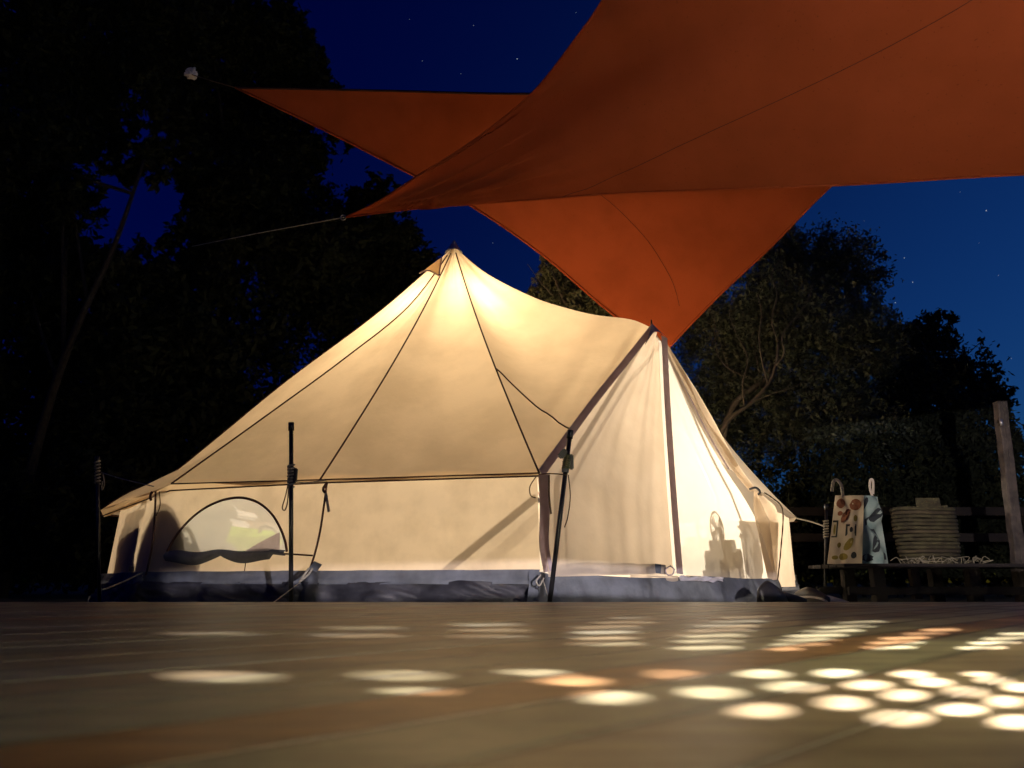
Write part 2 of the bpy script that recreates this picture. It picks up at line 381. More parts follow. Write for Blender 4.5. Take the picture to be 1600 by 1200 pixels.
# peak cap, vent hood
def cone(name, c, r, h, mat, par, seg=14, flare=.35):
    prof = [(r, 0), (r * .62, h * .35), (r * .3, h * .7), (r * .12, h * .95), (.004, h)]
    vs = [c + Vector((math.cos(2 * math.pi * k / seg) * rr, math.sin(2 * math.pi * k / seg) * rr, z)) for rr, z in prof for k in range(seg)]
    fs = [(j * seg + k, j * seg + (k + 1) % seg, (j + 1) * seg + (k + 1) % seg, (j + 1) * seg + k) for j in range(len(prof) - 1) for k in range(seg)]
    return mk(name, vs, fs, mat, par, smooth=True)
cone('peak_cap', PK + Vector((0, 0, -.055)), .075, .115, M['cap'], tent)
v0 = P(690, 402, 5.62); v1 = P(656, 427, 5.50); v2_ = P(686, 431, 5.44)
def vent(u, v):
    a = v0.lerp(v1, v); b = v0.lerp(v2_, v); p = a.lerp(b, u); return p + Vector((-.01, -.035, .02)) * math.sin(math.pi * u) * v
ho = grid('vent_hood', vent, 8, 8, M['roof'], tent)
tube('hood_rim', [vent(k / 8, 1) for k in range(9)] , .0065, M['tape'], ho, 5)
tube('hood_rim', [vent(1, k / 8) + Vector((0, -.004, 0)) for k in range(9)], .006, M['tape'], ho, 5)

# walls
WB = [(x + (x - PK.x) * .015, y + (y - PK.y) * .015) for x, y in W]
def wall_panel(i, bow=.02, ph=0):
    a = Vector((*W[i], EZ + .005)); b = Vector((*W[i + 1], EZ + .005)); a0 = Vector((*WB[i], .10)); b0 = Vector((*WB[i + 1], .10))
    nrm = (b - a).cross(Vector((0, 0, 1))).normalized()
    if nrm.dot(a - PK) < 0: nrm = -nrm
    def f(u, v):
        p = a0.lerp(b0, u).lerp(a.lerp(b, u), v)
        bulge = bow * math.sin(math.pi * u) * math.sin(math.pi * v)
        wr = .010 * nz(u * 4 + i * 7, v * 4, i) + .006 * nz(u * 11 + i * 3, v * 8, i + 5)
        return p + nrm * (bulge + wr * math.sin(math.pi * u) ** .5) + (0 if u > .5 else 0) * nrm
    return f, nrm
walls = {}
for i in range(9):
    f, n_ = wall_panel(i)
    if i != 1: walls[i] = grid('wall_panel', f, 24, 14, M['wall'], tent)
# wall with the half-moon window (between second and third corner)
a = Vector((*W[1], EZ + .005)); b = Vector((*W[2], EZ + .005)); a0 = Vector((*WB[1], .10)); b0 = Vector((*WB[2], .10))
def onwall(u, v): return a0.lerp(b0, u).lerp(a.lerp(b, u), v)
nW = (a0 - b0).cross(a - a0).normalized()
if nW.y > 0: nW = -nW
def px2uv(px, py):
    d = P(px, py, 1.0) - Vector((0, 0, CAMH)); t = (a0 - Vector((0, 0, CAMH))).dot(nW) / d.dot(nW); h = Vector((0, 0, CAMH)) + d * t
    vv = (h.z - .10) / (a.z - .10); L = a0.lerp(a, vv); Rr = b0.lerp(b, vv); return ((h - L).dot((Rr - L).normalized()) / (Rr - L).length, vv)
arch_px = [(262, 862), (272, 843), (288, 822), (308, 803), (330, 789), (355, 780), (380, 778), (405, 786), (425, 803), (438, 824), (446, 845), (449, 862)]
arch = [px2uv(*q) for q in arch_px]
arch2 = [(p.x, p.y) for p in spline([(q[0], q[1], 0) for q in arch], 4)]
SC = 1.2
v2d, f2d = flat_with_holes([(0, 0), (SC, 0), (SC, .52), (0, .52)], [[(x * SC, y * .52) for x, y in arch2]])
wv = mk('wall_panel', [onwall(x / SC, y / .52) for x, y in v2d], f2d, M['wall'], tent); tag(wv, 'wall panel with a half-moon window')
net_poly = [onwall(x, y) - nW * .004 for x, y in arch2]
win = mk('window', net_poly, [tuple(range(len(net_poly)))], M['net'], tent)
tube('window_piping', [onwall(x, y) + nW * .004 for x, y in arch2], .0075, M['seam'], win, 6)
# rolled window cover hanging along the sill, and the horizontal seam
bl = px2uv(262, 864); br = px2uv(449, 864)
roll = []
def rollf(u, v):
    x = bl[0] + (br[0] - bl[0]) * u; dep = (.035 + .045 * abs(math.sin(u * 6.0 + .3)) ** .7 * (1 - .35 * u)) if u < .9 else .03
    p = onwall(x, bl[1] + .014 + .012 * math.sin(u * 17)); return p + nW * (.012 + .018 * math.sin(math.pi * v)) - Vector((0, 0, dep * v))
grid('window_cover_roll', rollf, 40, 6, M['mud'], win)
grid('cover_corner', lambda u, v: onwall(*px2uv(385 + 55 * u, 862 - 30 * u * (1 - v) ** 1.3)) + nW * (.014 + .01 * math.sin(3 * u)), 14, 8, M['tape'], win)
tube('wall_seam', [onwall(*px2uv(440, 865)) + nW * .004, onwall(*px2uv(489, 868)) + nW * .004], .005, M['seam'], tent, 5)
tube('wall_seam', [onwall(*px2uv(386, 866)) + nW * .003, onwall(*px2uv(382, 897)) + nW * .003], .0025, M['seam'], tent, 4)
# corner seams of the wall
tube('wall_seam', spline([P(511, 753, 4.07), P(506, 790, 4.06), P(500, 830, 4.06), P(491, 868, 4.05), P(480, 900, 4.04)], 5), .006, M['seam'], tent, 5)
tube('wall_seam', spline([P(243, 768, 4.56), P(242, 800, 4.56), P(238, 850, 4.55), P(228, 900, 4.54)], 5), .006, M['seam'], tent, 5)
# eave valance
def valance(i, j, h0, h1):
    e0, e1 = E[i], E[j]
    def f(u, v):
        p = e0.lerp(e1, u); c = Vector((PK.x - p.x, PK.y - p.y, 0)).normalized(); h = h0 + (h1 - h0) * u
        return p + c * (.03 * v) * (1 if h > .02 else .6) - Vector((0, 0, h * v + .004 * math.sin(u * 20 + i) * v))
    return f
for i in range(9):
    h = {0: (.010, .012), 1: (.012, .035), 2: (.035, .05)}.get(i, (.03, .03))
    grid('valance', valance(i, i + 1, *h), 20, 3, M['roof'], tent)
    tube('eave_hem', [E[i].lerp(E[i + 1], t / 12) + Vector((0, -.004, -h[0] - (h[1] - h[0]) * t / 12 - .002)) for t in range(13)], .0045, M['seam'], tent, 5)
    if i < 2: tube('eave_hem', [E[i].lerp(E[i + 1], t / 12) + Vector((0, -.006, .003)) for t in range(13)], .004, M['seam'], tent, 5)
# turned-out mud flap and groundsheet tub
def band(i, z0, z1, o0, o1, amp, ph):
    a = Vector((*WB[i], 0)); b = Vector((*WB[i + 1], 0)); nn = (b - a).cross(Vector((0, 0, 1))).normalized()
    if nn.dot(a - PK) < 0: nn = -nn
    def f(u, v):
        p = a.lerp(b, u); fold = amp * (nz(u * 5 + i * 9, v * 2.0, ph) + .6 * nz(u * 16 + v * 6 + i, v * 4, ph)) 
        return p + nn * (o0 + (o1 - o0) * v + fold) + Vector((0, 0, z0 + (z1 - z0) * v + fold * .25))
    return f
for i in range(9):
    grid('mud_flap', band(i, .145, .075, .012, .03, .012, 3), 30, 6, M['mud'], tent)
    grid('groundsheet_tub', band(i, .085, -.066, .018, .075, .052, 9), 60, 14, M['sheet'], tent)
floor_pts = [(x, y, -.045) for x, y in WB] + [(C4.x, C4.y, -.045)]
mk('groundsheet_floor', floor_pts, [tuple(range(len(floor_pts)))], M['sheet_grey'], tent)

# door side: plane through corner 0, corner 4 and the A-frame apex
D0 = Vector((WB[0][0] + .01, WB[0][1], .11)); D1 = Vector((C4.x + .02, C4.y - .01, .11)); DM = P(1052, 898, 4.74)
D0t = Vector((*W[0], EZ)); APi = AP + Vector((.01, .02, -.04))
nD = (D1 - D0).cross(APi - D0).normalized()
if nD.y > 0: nD = -nD
edgeL = [p - nD * .012 for p in aedgeL]
doorL = edgeL + spline([edgeL[-1], Vector((WB[0][0] + .02, WB[0][1], .30)), D0 + Vector((.03, 0, 0))], 6)[1:]
doorC = spline([P(1029, 530, 4.93), P(1034, 640, 4.88), P(1043, 780, 4.80), DM], 10)
def flapL(u, v):
    l = sample(doorL, v); r = sample(doorC, v); p = l.lerp(r, u)
    s = math.sin(math.pi * u) ** .7
    fold = .011 * math.sin(u * 21 + 2.2 * nz(v * 2, 3)) * v ** .7 * (.35 + .65 * u) + .035 * nz(u * 3.1, v * 2.2, 4) + .006 * math.sin(u * 47 + v * 3) * (.3 + .7 * v) * u
    return p + nD * (fold * s + .03 * s * v)
fl = grid('door_flap', flapL, 80, 60, M['door'], tent)
doorR = spline([P(1034, 532, 4.95), P(1088, 650, 5.22), P(1130, 725, 5.42), P(1172, 790, 5.58), P(1205, 860, 5.68), P(1207, 905, 5.68)], 8)
grid('door_screen', lambda u, v: sample(doorC, v).lerp(sample(doorR, v), u) - nD * (.02 * math.sin(math.pi * u) * math.sin(math.pi * v) + .01), 20, 30, M['screen'], tent)
# rolled-back right-hand flap: narrow gathered strip, tie, and flared tail
tie = P(1174, 768, 5.52)
gath = spline([P(1033, 530, 4.92), P(1063, 590, 5.05), P(1100, 655, 5.2), P(1138, 722, 5.36), tie], 8)
def gatherf(u, v):
    p = sample(gath, v); wdt = (.012 + .085 * math.sin(math.pi * v) ** .8 + .02 * v); side = Vector((.80, .45, .15))
    return p + side * (u - .35) * wdt + nD * (.014 + .022 * math.sin(u * 9.5 + v * 2) * min(1, v * 3))
fr = grid('rolled_door_flap', gatherf, 24, 40, M['door'], tent)
tailL = spline([tie, P(1172, 810, 5.48), P(1185, 850, 5.47), P(1201, 902, 5.52)], 6); tailR = spline([tie + Vector((.02, 0, 0)), P(1198, 780, 5.52), P(1214, 800, 5.6), P(1211, 860, 5.62), P(1206, 907, 5.62)], 6)
grid('flap_tail', lambda u, v: sample(tailL, v).lerp(sample(tailR, v), u) + nD * (.02 + .030 * math.sin(u * 17 + v * 2.5) * min(1, .2 + v * 1.6)), 40, 24, M['door'], fr)
tube('zip_edge', [p + nD * .045 + Vector((0, 0, 0)) for p in tailR[2:]], [.004 + .002 * (k % 2) for k in range(len(tailR[2:]))], M['cord'], fr, 5)
tube('tie_loop', spline([tie + Vector((-.03, -.05, .01)), tie + Vector((.01, -.07, .02)), tie + Vector((.05, -.04, -.005)), tie + Vector((.04, 0, -.03))], 5), .008, M['mud'], fr, 6)
# wall bit between door post and next corner
grid('wall_panel', lambda u, v: Vector((C4.x + .02, C4.y, .05)).lerp(Vector((WB[9][0], WB[9][1], .05)), u).lerp(Vector((C4.x, C4.y, EZ + .02)).lerp(E[9] + Vector((-.06, 0, 0)), u), v) + Vector((.008, -.008, 0)) * math.sin(u * 12), 12, 10, M['door'], tent)
# tapes of the door
NF = Vector((.5, -.85, .1))
aw = [.05] * len(aedgeL)
ribbon('door_edge_tape', [p + nD * .012 for p in aedgeL], .048, M['tape'], tent, nD, .004, .0)
ribbon('door_edge_tape', [p + nD * .016 for p in doorR[3:18]], .018, M['tape'], tent, nD, .004)
ribbon('door_post_tape', spline([P(849, 742, 3.79), P(851, 800, 3.79), P(850, 850, 3.79), P(857, 893, 3.80)], 5), [.055 * .9] * 16, M['tape'], tent, Vector((.1, -1, 0)), .004)
ribbon('door_centre_tape', [p + nD * .045 for p in doorC], .068, M['tape'], tent, nD, .004, .0)
ribbon('door_hem_tape', spline([P(858, 890, 3.84), P(920, 884, 4.1), P(980, 884, 4.4), P(1040, 890, 4.66)], 6), .055, M['mud'], tent, nD, .004)
# sill tub in front of the door
def sill(u, v):
    p = Vector((WB[0][0], WB[0][1], 0)).lerp(Vector((C4.x + .02, C4.y - .02, 0)), u)
    fo = .02 * nz(u * 6, v * 2, 2)
    return p + Vector((.55, -.6, 0)) * (.02 + .07 * (v) + fo) + Vector((0, 0, .115 - .18 * v + .006 * math.sin(u * 13) * (1 - v)))
grid('door_sill', sill, 60, 8, M['mud'], tent)
def corner(fa, fb): return lambda u, v: fa(v).lerp(fb(v), u) + Vector((PK.x - fa(v).x, PK.y - fa(v).y, 0)).normalized() * -(.02 + .02 * math.sin(math.pi * u) + .012 * nz(u * 4, v * 5))
for zz, mt_, am, ph in (((.145, .075, .012, .03), 'mud', .012, 3), ((.085, -.066, .018, .075), 'sheet', .045, 9)):
    for i in (1, 2, 3): 
        A_, B_ = band(i - 1, *zz, am, ph), band(i, *zz, am, ph); grid('corner_fold', corner(lambda v: A_(.97, v), lambda v: B_(.03, v)), 6, 6, M[mt_], tent)
A_ = band(0, .150, -.066, .012, .075, .02, 9); grid('corner_fold', corner(lambda v: A_(.05, v), lambda v: sill(.03, v)), 8, 8, M['mud'], tent)
# crumpled white plastic and tan cloth peeping out over the sill
# A-frame cap
def capf(u, v):
    e = spline([AP + Vector((-.07, -.09, -.16)), AP + Vector((.0, -.12, -.075)), AP + Vector((.10, -.05, -.10))], 6)
    return (AP + Vector((0, -.01, .03))).lerp(sample(e, u), v) + Vector((0, -.02, 0)) * math.sin(math.pi * u) * v
grid('a_frame_cap', capf, 12, 8, M['cap'], tent)
tube('cap_spike', [AP + Vector((0, -.01, .01)), AP + Vector((0, -.01, .055))], [.009, .004], M['blackpole'], tent, 6)
# poles inside
tube('centre_pole', [Vector((PK.x, PK.y, -.04)), PK - Vector((0, 0, .06))], .016, M['steel'], tent, 8)
apx = AP + Vector((-.03, .10, -.07))
tube('a_frame_pole', [apx, Vector((.25, 4.02, .6)), Vector((.24, 3.98, -.04))], .013, M['steel'], tent, 8)
tube('a_frame_pole', [apx + Vector((.02, 0, 0)), P(1120, 775, 5.55), Vector((1.66, 5.85, -.04))], .013, M['steel'], tent, 8)
# toggle loops hanging at eaves
def loop(name, top, pts, r=.0035, mat='cord'): return tube(name, spline([top] + pts, 5), r, M[mat], tent, 5)
loop('toggle_loop', P(451, 752, 4.05), [P(446, 775, 4.02), P(441, 793, 4.02), P(445, 797, 4.02), P(449, 785, 4.02), P(451, 760, 4.02)])
loop('toggle_loop', P(511, 754, 4.02), [P(505, 764, 4.0), P(508, 770, 4.0)], .008, 'seam')
ribbon('toggle_strap', [P(509, 770, 4.0), P(514, 800, 4.0)], .014, M['rope'], tent, Vector((0, -1, 0)), .003)
loop('toggle_loop', P(838, 744, 3.76), [P(828, 760, 3.74), P(829, 774, 3.74), P(837, 778, 3.74)], .003)
loop('toggle_loop', P(858, 742, 3.72), [P(858, 775, 3.7), P(861, 803, 3.7)], .005, 'cord')
loop('toggle_loop', P(888, 742, 3.7), [P(891, 775, 3.7), P(887, 808, 3.7), P(882, 824, 3.7)], .003)
loop('toggle_loop', P(249, 768, 4.5), [P(250, 790, 4.5), P(244, 806, 4.5)], .003)
loop('toggle_loop', P(238, 768, 4.5), [P(235, 775, 4.5), P(236, 782, 4.5)], .008, 'seam')
loop('peg_loop', P(483, 888, 3.95), [P(474, 900, 3.9), P(468, 909, 3.86), P(473, 905, 3.88), P(482, 897, 3.92), P(488, 888, 3.95)], .006, 'rope')
ribbon('peg_strap', [P(497, 880, 3.98), P(488, 892, 3.95)], .045, M['mud'], tent, Vector((0, -1, .2)), .004)
loop('peg_loop', P(845, 898, 3.72), [P(838, 908, 3.68), P(843, 915, 3.68), P(850, 903, 3.7)], .004, 'rope')
loop('peg_loop', P(1048, 884, 4.62), [P(1040, 890, 4.6), P(1043, 898, 4.6), P(1051, 897, 4.6), P(1053, 889, 4.6), P(1047, 884, 4.62)], .004, 'tape')

# lamp in the tent
LP = Vector((-.47, 6.00, 2.12))
hl = thing('tent_lamp', LP, 'lit bulb hanging near the top of the tent pole behind the canvas', 'lamp')
bm = bmesh.new(); bmesh.ops.create_uvsphere(bm, u_segments=12, v_segments=8, radius=.03)
vs = [v.co + LP for v in bm.verts]; fs = [tuple(v.index for v in f.verts) for f in bm.faces]; bm.free()
mk('bulb', vs, fs, M['bulb'], hl, smooth=True)
tube('cord', [LP + Vector((0, 0, .03)), Vector((-.49, 5.86, 2.72))], .003, M['blackpole'], hl, 4)
TENTLIGHT = point('tent_lamp_light', LP + Vector((0, 0, -.045)), 88, (1, .88, .72), .035, hl)
L2 = Vector((.62, 6.75, .62))  # unseen lamp added to brighten the lower wall and door screen
tl = thing('added_lantern', L2 - Vector((0, 0, .5)), 'small lantern added deep inside the tent to brighten the lower wall and door screen', 'lantern')
tube('globe', [L2 + Vector((0, 0, -.03)), L2 + Vector((0, 0, 0)), L2 + Vector((0, 0, .03))], [.02, .03, .015], M['bulb'], tl, 10)
tube('stand', [L2 + Vector((0, 0, -.66)), L2 + Vector((0, 0, -.07))], [.06, .03], M['blackpole'], tl, 10)
TENTLIGHT2 = point('added_lantern_light', L2 + Vector((0, 0, .06)), 240, (1, .86, .70), .04, tl)

# ------------------------------------------------------------------ things inside the tent
ck = thing('cool_box', P(330, 900, 5.15), 'white cool box seen through the half-moon window', 'cool box')
c0 = P(318, 838, 5.15); box('body', c0 + Vector((.02, .16, -.09)), (.36, .28, .42), M['white_plastic'], ck, rz=R(-8), bev=.02, smooth=False)
box('lid', c0 + Vector((.05, .15, .15)), (.40, .31, .05), M['lid'], ck, rz=R(-8), bev=.015)
tube('handle', spline([c0 + Vector((-.10, -.01, .14)), c0 + Vector((-.08, -.05, .20)), c0 + Vector((.18, -.05, .20)), c0 + Vector((.22, -.01, .13))], 5), .014, M['white_plastic'], ck, 6)
gb = thing('green_cushion_bag', P(395, 905, 4.95), 'lime green shopping bag lying behind the half-moon window', 'bag')
gA, gB, gC, gD = P(346, 862, 4.86), P(362, 822, 4.9), P(445, 832, 4.86), P(430, 852, 4.84)
grid('bag_front', lambda u, v: gA.lerp(P(395, 866, 4.86), u).lerp(gB.lerp(gC, u), v) + Vector((0, -.02, 0)) * math.sin(u * 9) , 16, 8, M['green'], gb)
grid('bag_back', lambda u, v: (gA + Vector((0, .2, 0))).lerp(P(420, 866, 5.05), u).lerp((gB + Vector((0, .2, .0))).lerp(gC + Vector((0, .2, 0)), u), v), 10, 6, M['green'], gb)
grid('bag_side', lambda u, v: gC.lerp(gC + Vector((0, .2, 0)), u).lerp(P(395, 866, 4.86).lerp(P(420, 866, 5.05), u), v), 4, 4, M['green'], gb)
tube('bag_handle', spline([P(405, 832, 4.82), P(412, 822, 4.8), P(424, 824, 4.8), P(436, 836, 4.8), P(445, 846, 4.8), P(441, 858, 4.8)], 6), .012, M['white_plastic'], gb, 6)
ch = thing('camp_chair', P(255, 915, 4.85), 'grey round-backed camp chair pressed against the left tent wall', 'chair')
cw = [Vector((*W[2], 0)).lerp(Vector((*W[3], 0)), .26), Vector((*W[2], 0)).lerp(Vector((*W[3], 0)), .10), Vector((*W[2], 0)), Vector((*W[2], 0)).lerp(Vector((*W[1], 0)), .10), Vector((*W[2], 0)).lerp(Vector((*W[1], 0)), .25)]
cw = [p + (Vector((PK.x, PK.y, 0)) - p).normalized() * dd for p, dd in zip(cw, (.035, .04, .065, .04, .03))]; cw = spline(cw, 6)
def chb(u, v):
    p = sample(cw, u); x_ = (u - .56) / (.56 if u < .56 else .44); z1 = .10 + .45 * max(0, 1 - abs(x_) ** 2.3) ** .55
    return Vector((p.x, p.y, -.03 + (z1 + .03) * v))
grid('backrest', chb, 24, 10, M['greychair'], ch)
box('seat', P(262, 890, 5.05), (.42, .40, .07), M['greychair'], ch, rz=R(20), bev=.02)
for dx, dy in ((-.15, -.12), (.15, -.12), (-.15, .15), (.15, .15)):
    p = P(262, 890, 5.05) + Vector((dx, dy, 0)); tube('leg', [p, Vector((p.x, p.y, -.04))], .011, M['blackpole'], ch, 6)
lg = thing('suitcase', Vector((-2.42, 5.15, -.04)), 'brown suitcase standing behind the left end wall', 'suitcase')
box('body', Vector((-2.44, 5.12, .20)), (.18, .56, .50), M['shadowbox'], lg, rz=R(28), bev=.03); tube('handle', spline([Vector((-2.45, 5.1, .45)), Vector((-2.44, 5.13, .50)), Vector((-2.40, 5.23, .50)), Vector((-2.38, 5.26, .45))], 4), .01, M['blackpole'], lg, 6)
lg2 = thing('duffel_bag', Vector((-1.75, 4.62, -.04)), 'dark duffel bag on the tent floor below the half-moon window', 'bag')
vs = []; fs = []
c = P(312, 903, 4.64); tube('body', [c + Vector((-.20 + .40 * k / 10, 0.0 - .06 * k / 10, .10)) for k in range(11)], [.05 + .085 * math.sin(math.pi * (k + .6) / 11.2) ** .4 for k in range(11)], M['greychair'], lg2, 12)
tube('strap', spline([c + Vector((-.1, -.03, .1)), c + Vector((0, -.05, .18)), c + Vector((.1, -.03, .1))], 5), .008, M['blackpole'], lg2, 5)
pl = tag(tube('leaning_pole', [P(842, 778, 3.90), P(703, 892, 4.01)], .020, M['steel'], seg=8, origin=P(703, 892, 4.01)), 'spare pole whose shadow slants across the front wall beside the door', 'pole')
bk = thing('backpack', P(1105, 930, 5.35), 'low grey backpack seen through the pale door screen', 'backpack')
box('body', P(1103, 872, 5.40), (.42, .22, .28), M['nylon'], bk, rz=R(30), bev=.06, smooth=True)
box('pocket', P(1095, 890, 5.24), (.24, .07, .14), M['nylon'], bk, rz=R(30), bev=.03, smooth=True)
fa = thing('desk_fan', P(1108, 900, 5.3), 'pale round desk fan standing behind the bright door screen', 'fan')
fcn = P(1108, 826, 5.3)
tube('cage_ring', [fcn + Vector((.085 * math.cos(a), 0, .115 * math.sin(a))) for a in [2 * math.pi * k / 24 for k in range(25)]], .008, M['nylon'], fa, 6)
for k in range(12): a = math.pi * k / 12; tube('cage_wire', [fcn + Vector((.085 * math.cos(a), -.01, .115 * math.sin(a))), fcn - Vector((.085 * math.cos(a), .01, .115 * math.sin(a)))], .002, M['nylon'], fa, 4)
for k in range(4):
    a = math.pi * (k / 2 + .2); e1 = Vector((math.cos(a), 0, math.sin(a))); e2 = Vector((-math.sin(a), .25, math.cos(a)))
    grid('blade', lambda u, v: fcn + e1 * (.02 + .065 * v) + e2 * ((u - .5) * (.03 + .05 * v)), 4, 4, M['nylon'], fa)
tube('hub', [fcn + Vector((0, -.02, 0)), fcn + Vector((0, .07, 0))], [.022, .03], M['nylon'], fa, 10)
tube('stand', [fcn + Vector((0, .04, -.02)), fcn + Vector((0, .03, -.30))], .012, M['nylon'], fa, 8); tube('foot', [fcn + Vector((0, .03, -.30)), fcn + Vector((0, .03, -.325))], [.06, .075], M['nylon'], fa, 16)
sb = thing('storage_box', P(1140, 920, 5.7), 'grey storage box behind the pale door screen', 'box')
box('body', P(1137, 862, 5.66), (.20, .2, .24), M['nylon'], sb, rz=R(20), bev=.035, smooth=True); box('lid', P(1137, 836, 5.66), (.22, .22, .03), M['nylon'], sb, rz=R(20), bev=.01)
fc = thing('folding_stool', P(1170, 910, 5.5), 'low stool beside the storage box behind the door screen', 'stool')
box('seat', P(1130, 822, 5.75), (.34, .26, .07), M['nylon'], fc, rz=R(25), bev=.03)
for dx, dy in ((-.13, -.1), (.13, -.1), (-.13, .1), (.13, .1)): 
    p = P(1130, 822, 5.75) + Vector((dx, dy, -.03)); tube('leg', [p, Vector((p.x, p.y, -.04))], .009, M['steel'], fc, 5)
mt = thing('mattress', Vector((.3, 6.9, 0)), 'pale mattress on the floor at the back of the tent', 'mattress')
box('pad', Vector((-.2, 6.9, .08)), (1.9, 1.3, .2), M['blanket'], mt, bev=.06, smooth=True); box('pillow', Vector((-.8, 6.9, .24)), (.45, .65, .12), M['white_plastic'], mt, bev=.05, smooth=True)
fp = tag(grid('plastic_wrapper', lambda u, v: P(1062 + 68 * u, 900 + 2 * u + 7 * v, 4.66 + .3 * u - .03 * v) + Vector((0, .012 * math.sin(u * 17 + v * 5), .010 * nz(u * 6, v * 6))), 24, 5, M['skin_white'], origin=P(1095, 903, 4.8)), 'crumpled white plastic poking out over the door sill', 'wrapper')
fp2 = tag(grid('tan_cloth', lambda u, v: P(985 + 75 * u, 898 + 2 * u + (6 + 3 * math.sin(u * 9)) * v, 4.40 + .28 * u - .02 * v) + Vector((0, .010 * math.sin(u * 13), 0)), 20, 5, M['door'], origin=P(1020, 903, 4.5)), 'tan cloth edge lying along the door sill left of the wrapper', 'cloth')

# ------------------------------------------------------------------ guy poles and ropes
def rope_wrap(par, a, b, r, turns, mat, thick=.006):
    a = Vector(a); b = Vector(b); d = (b - a).normalized(); u = d.orthogonal().normalized(); s = d.cross(u); n = turns * 8
    pts = [a.lerp(b, k / n) + (u * math.cos(k * math.pi / 4) + s * math.sin(k * math.pi / 4)) * (r * (1 + .25 * nz(k * .7, 1))) for k in range(n + 1)]
    return tube('rope_wrap', pts, thick, M[mat], par, 5)
def guy_pole(top, base, label, wa, wb, mat, tip=True, knob=True):
    t = thing('guy_pole', base, label, 'tent pole', 'black poles holding out the tent guy ropes'); d = top - base
    tube('shaft', [base, top], .0115, M['blackpole'], t, 8)
    tube('tip', [top - d.normalized() * .03, top + d.normalized() * .012], .0155, M['blackpole'], t, 8)
    a = base + d * wa; b = base + d * wb
    rope_wrap(t, a, b, .016, 7, mat)
    if knob: box('clamp', (a + b) / 2 + Vector((.022, -.006, .0)), (.022, .02, .075), M['blackpole'], t, bev=.005)
    return t, a, b
p1, a1, b1 = guy_pole(P(455, 664, 3.78), Vector((P(458, 915, 3.78).x, 3.78, -.068)), 'upright black pole in front of the tent beside the half-moon window', .66, .78, 'rope')
p2, a2, b2 = guy_pole(P(891, 676, 3.62), Vector((P(856, 940, 3.60).x, 3.60, -.068)), 'leaning black pole in front of the door post, nearest pole', .79, .87, 'olive_rope')
box('clamp', P(879, 709, 3.60), (.05, .02, .03), M['blackpole'], p2, ry=R(-50), bev=.005)
tube('collar', [P(884, 728, 3.615), P(883, 738, 3.613)], .017, M['mud'], p2, 8)
p3, a3, b3 = guy_pole(P(152, 716, 4.9), Vector((P(158, 930, 4.9).x, 4.9, -.068)), 'dim pole past the left end of the tent with a pale rope knot', .82, .98, 'rope', knob=False)
p4, a4, b4 = guy_pole(P(1291, 790, 5.6), Vector((P(1288, 930, 5.6).x, 5.6, -.068)), 'short guy pole right of the tent, partly behind the patterned bag', .66, .85, 'rope', knob=False)
def rope(pts, label, r=.0035, mat='rope'):
    return tag(tube('guy_rope', spline(pts, 5), r, M[mat], seg=5, origin=pts[0]), label, 'rope', 'guy ropes of the tent')
rope([P(158, 738, 4.9), P(190, 748, 4.75), P(240, 760, 4.55)], 'pale rope from the far left pole to the tent eave')
rope([P(161, 740, 4.88), P(163, 757, 4.88), P(159, 766, 4.88), P(160, 752, 4.88)], 'loose rope end hanging from the knot on the far left pole')
rope([P(456, 752, 3.80), P(480, 754, 3.95), P(511, 750, 4.05)], 'short rope from the upright front pole to the tent eave')
rope([P(885, 742, 3.60), P(862, 740, 3.66), P(842, 741, 3.76)], 'short rope from the leaning front pole to the tent corner by the door', mat='cord')
rope([P(1245, 810, 6.2), P(1270, 816, 5.9), P(1292, 824, 5.6)], 'pale rope from the right tent eave to the short pole by the bag', .006)
rope([P(470, 909, 3.86), P(445, 928, 3.68), P(425, 943, 3.56)], 'thin rope from the peg loop under the upright front pole to the deck edge', .003)
rope([P(848, 905, 3.70), P(854, 925, 3.62), P(857, 936, 3.60)], 'short rope from the door corner peg loop to the foot of the leaning pole', .003)
rope([P(222, 895, 4.5), P(190, 910, 4.35), P(160, 922, 4.25)], 'thin rope pegged out at the left foot of the tent', .005)
rope([P(1291, 835, 5.6), P(1289, 870, 5.6), P(1288, 915, 5.6)], 'loose rope hanging down the short pole left of the bag', .004)

# ------------------------------------------------------------------ shade sails
def coons(c0, c1, d0, d1):
    # c0(u) at v=0, c1(u) at v=1, d0(v) at u=0, d1(v) at u=1
    def f(u, v):
        A = sample(c0, u).lerp(sample(c1, u), v); B = sample(d0, v).lerp(sample(d1, v), u)
        C = c0[0].lerp(c0[-1], u).lerp(c1[0].lerp(c1[-1], u), v); return A + B - C
    return f
A = P(541, 339, 4.5); B = P(1960, 262, 2.3); C = Vector((2.4, -.6, 2.35)); D = P(1040, -190, 2.2)
c0 = spline([A, P(640, 327, 4.22), P(730, 319, 3.95), P(850, 311, 3.65), P(980, 301, 3.4), P(1290, 290, 2.9), P(1600, 272, 2.55), B], 6)
d0 = spline([A, P(590, 315, 4.3), P(650, 277, 4.05), P(740, 220, 3.7), P(830, 147, 3.35), P(900, 60, 2.9), P(942, 0, 2.7), P(990, -90, 2.4), D], 6)
c1 = spline([D, D.lerp(C, .5) + Vector((0, .15, -.05)), C], 8); d1 = spline([B, B.lerp(C, .5) + Vector((-.1, 0, 0)), C], 8)
f1 = coons(c0, c1, d0, d1)
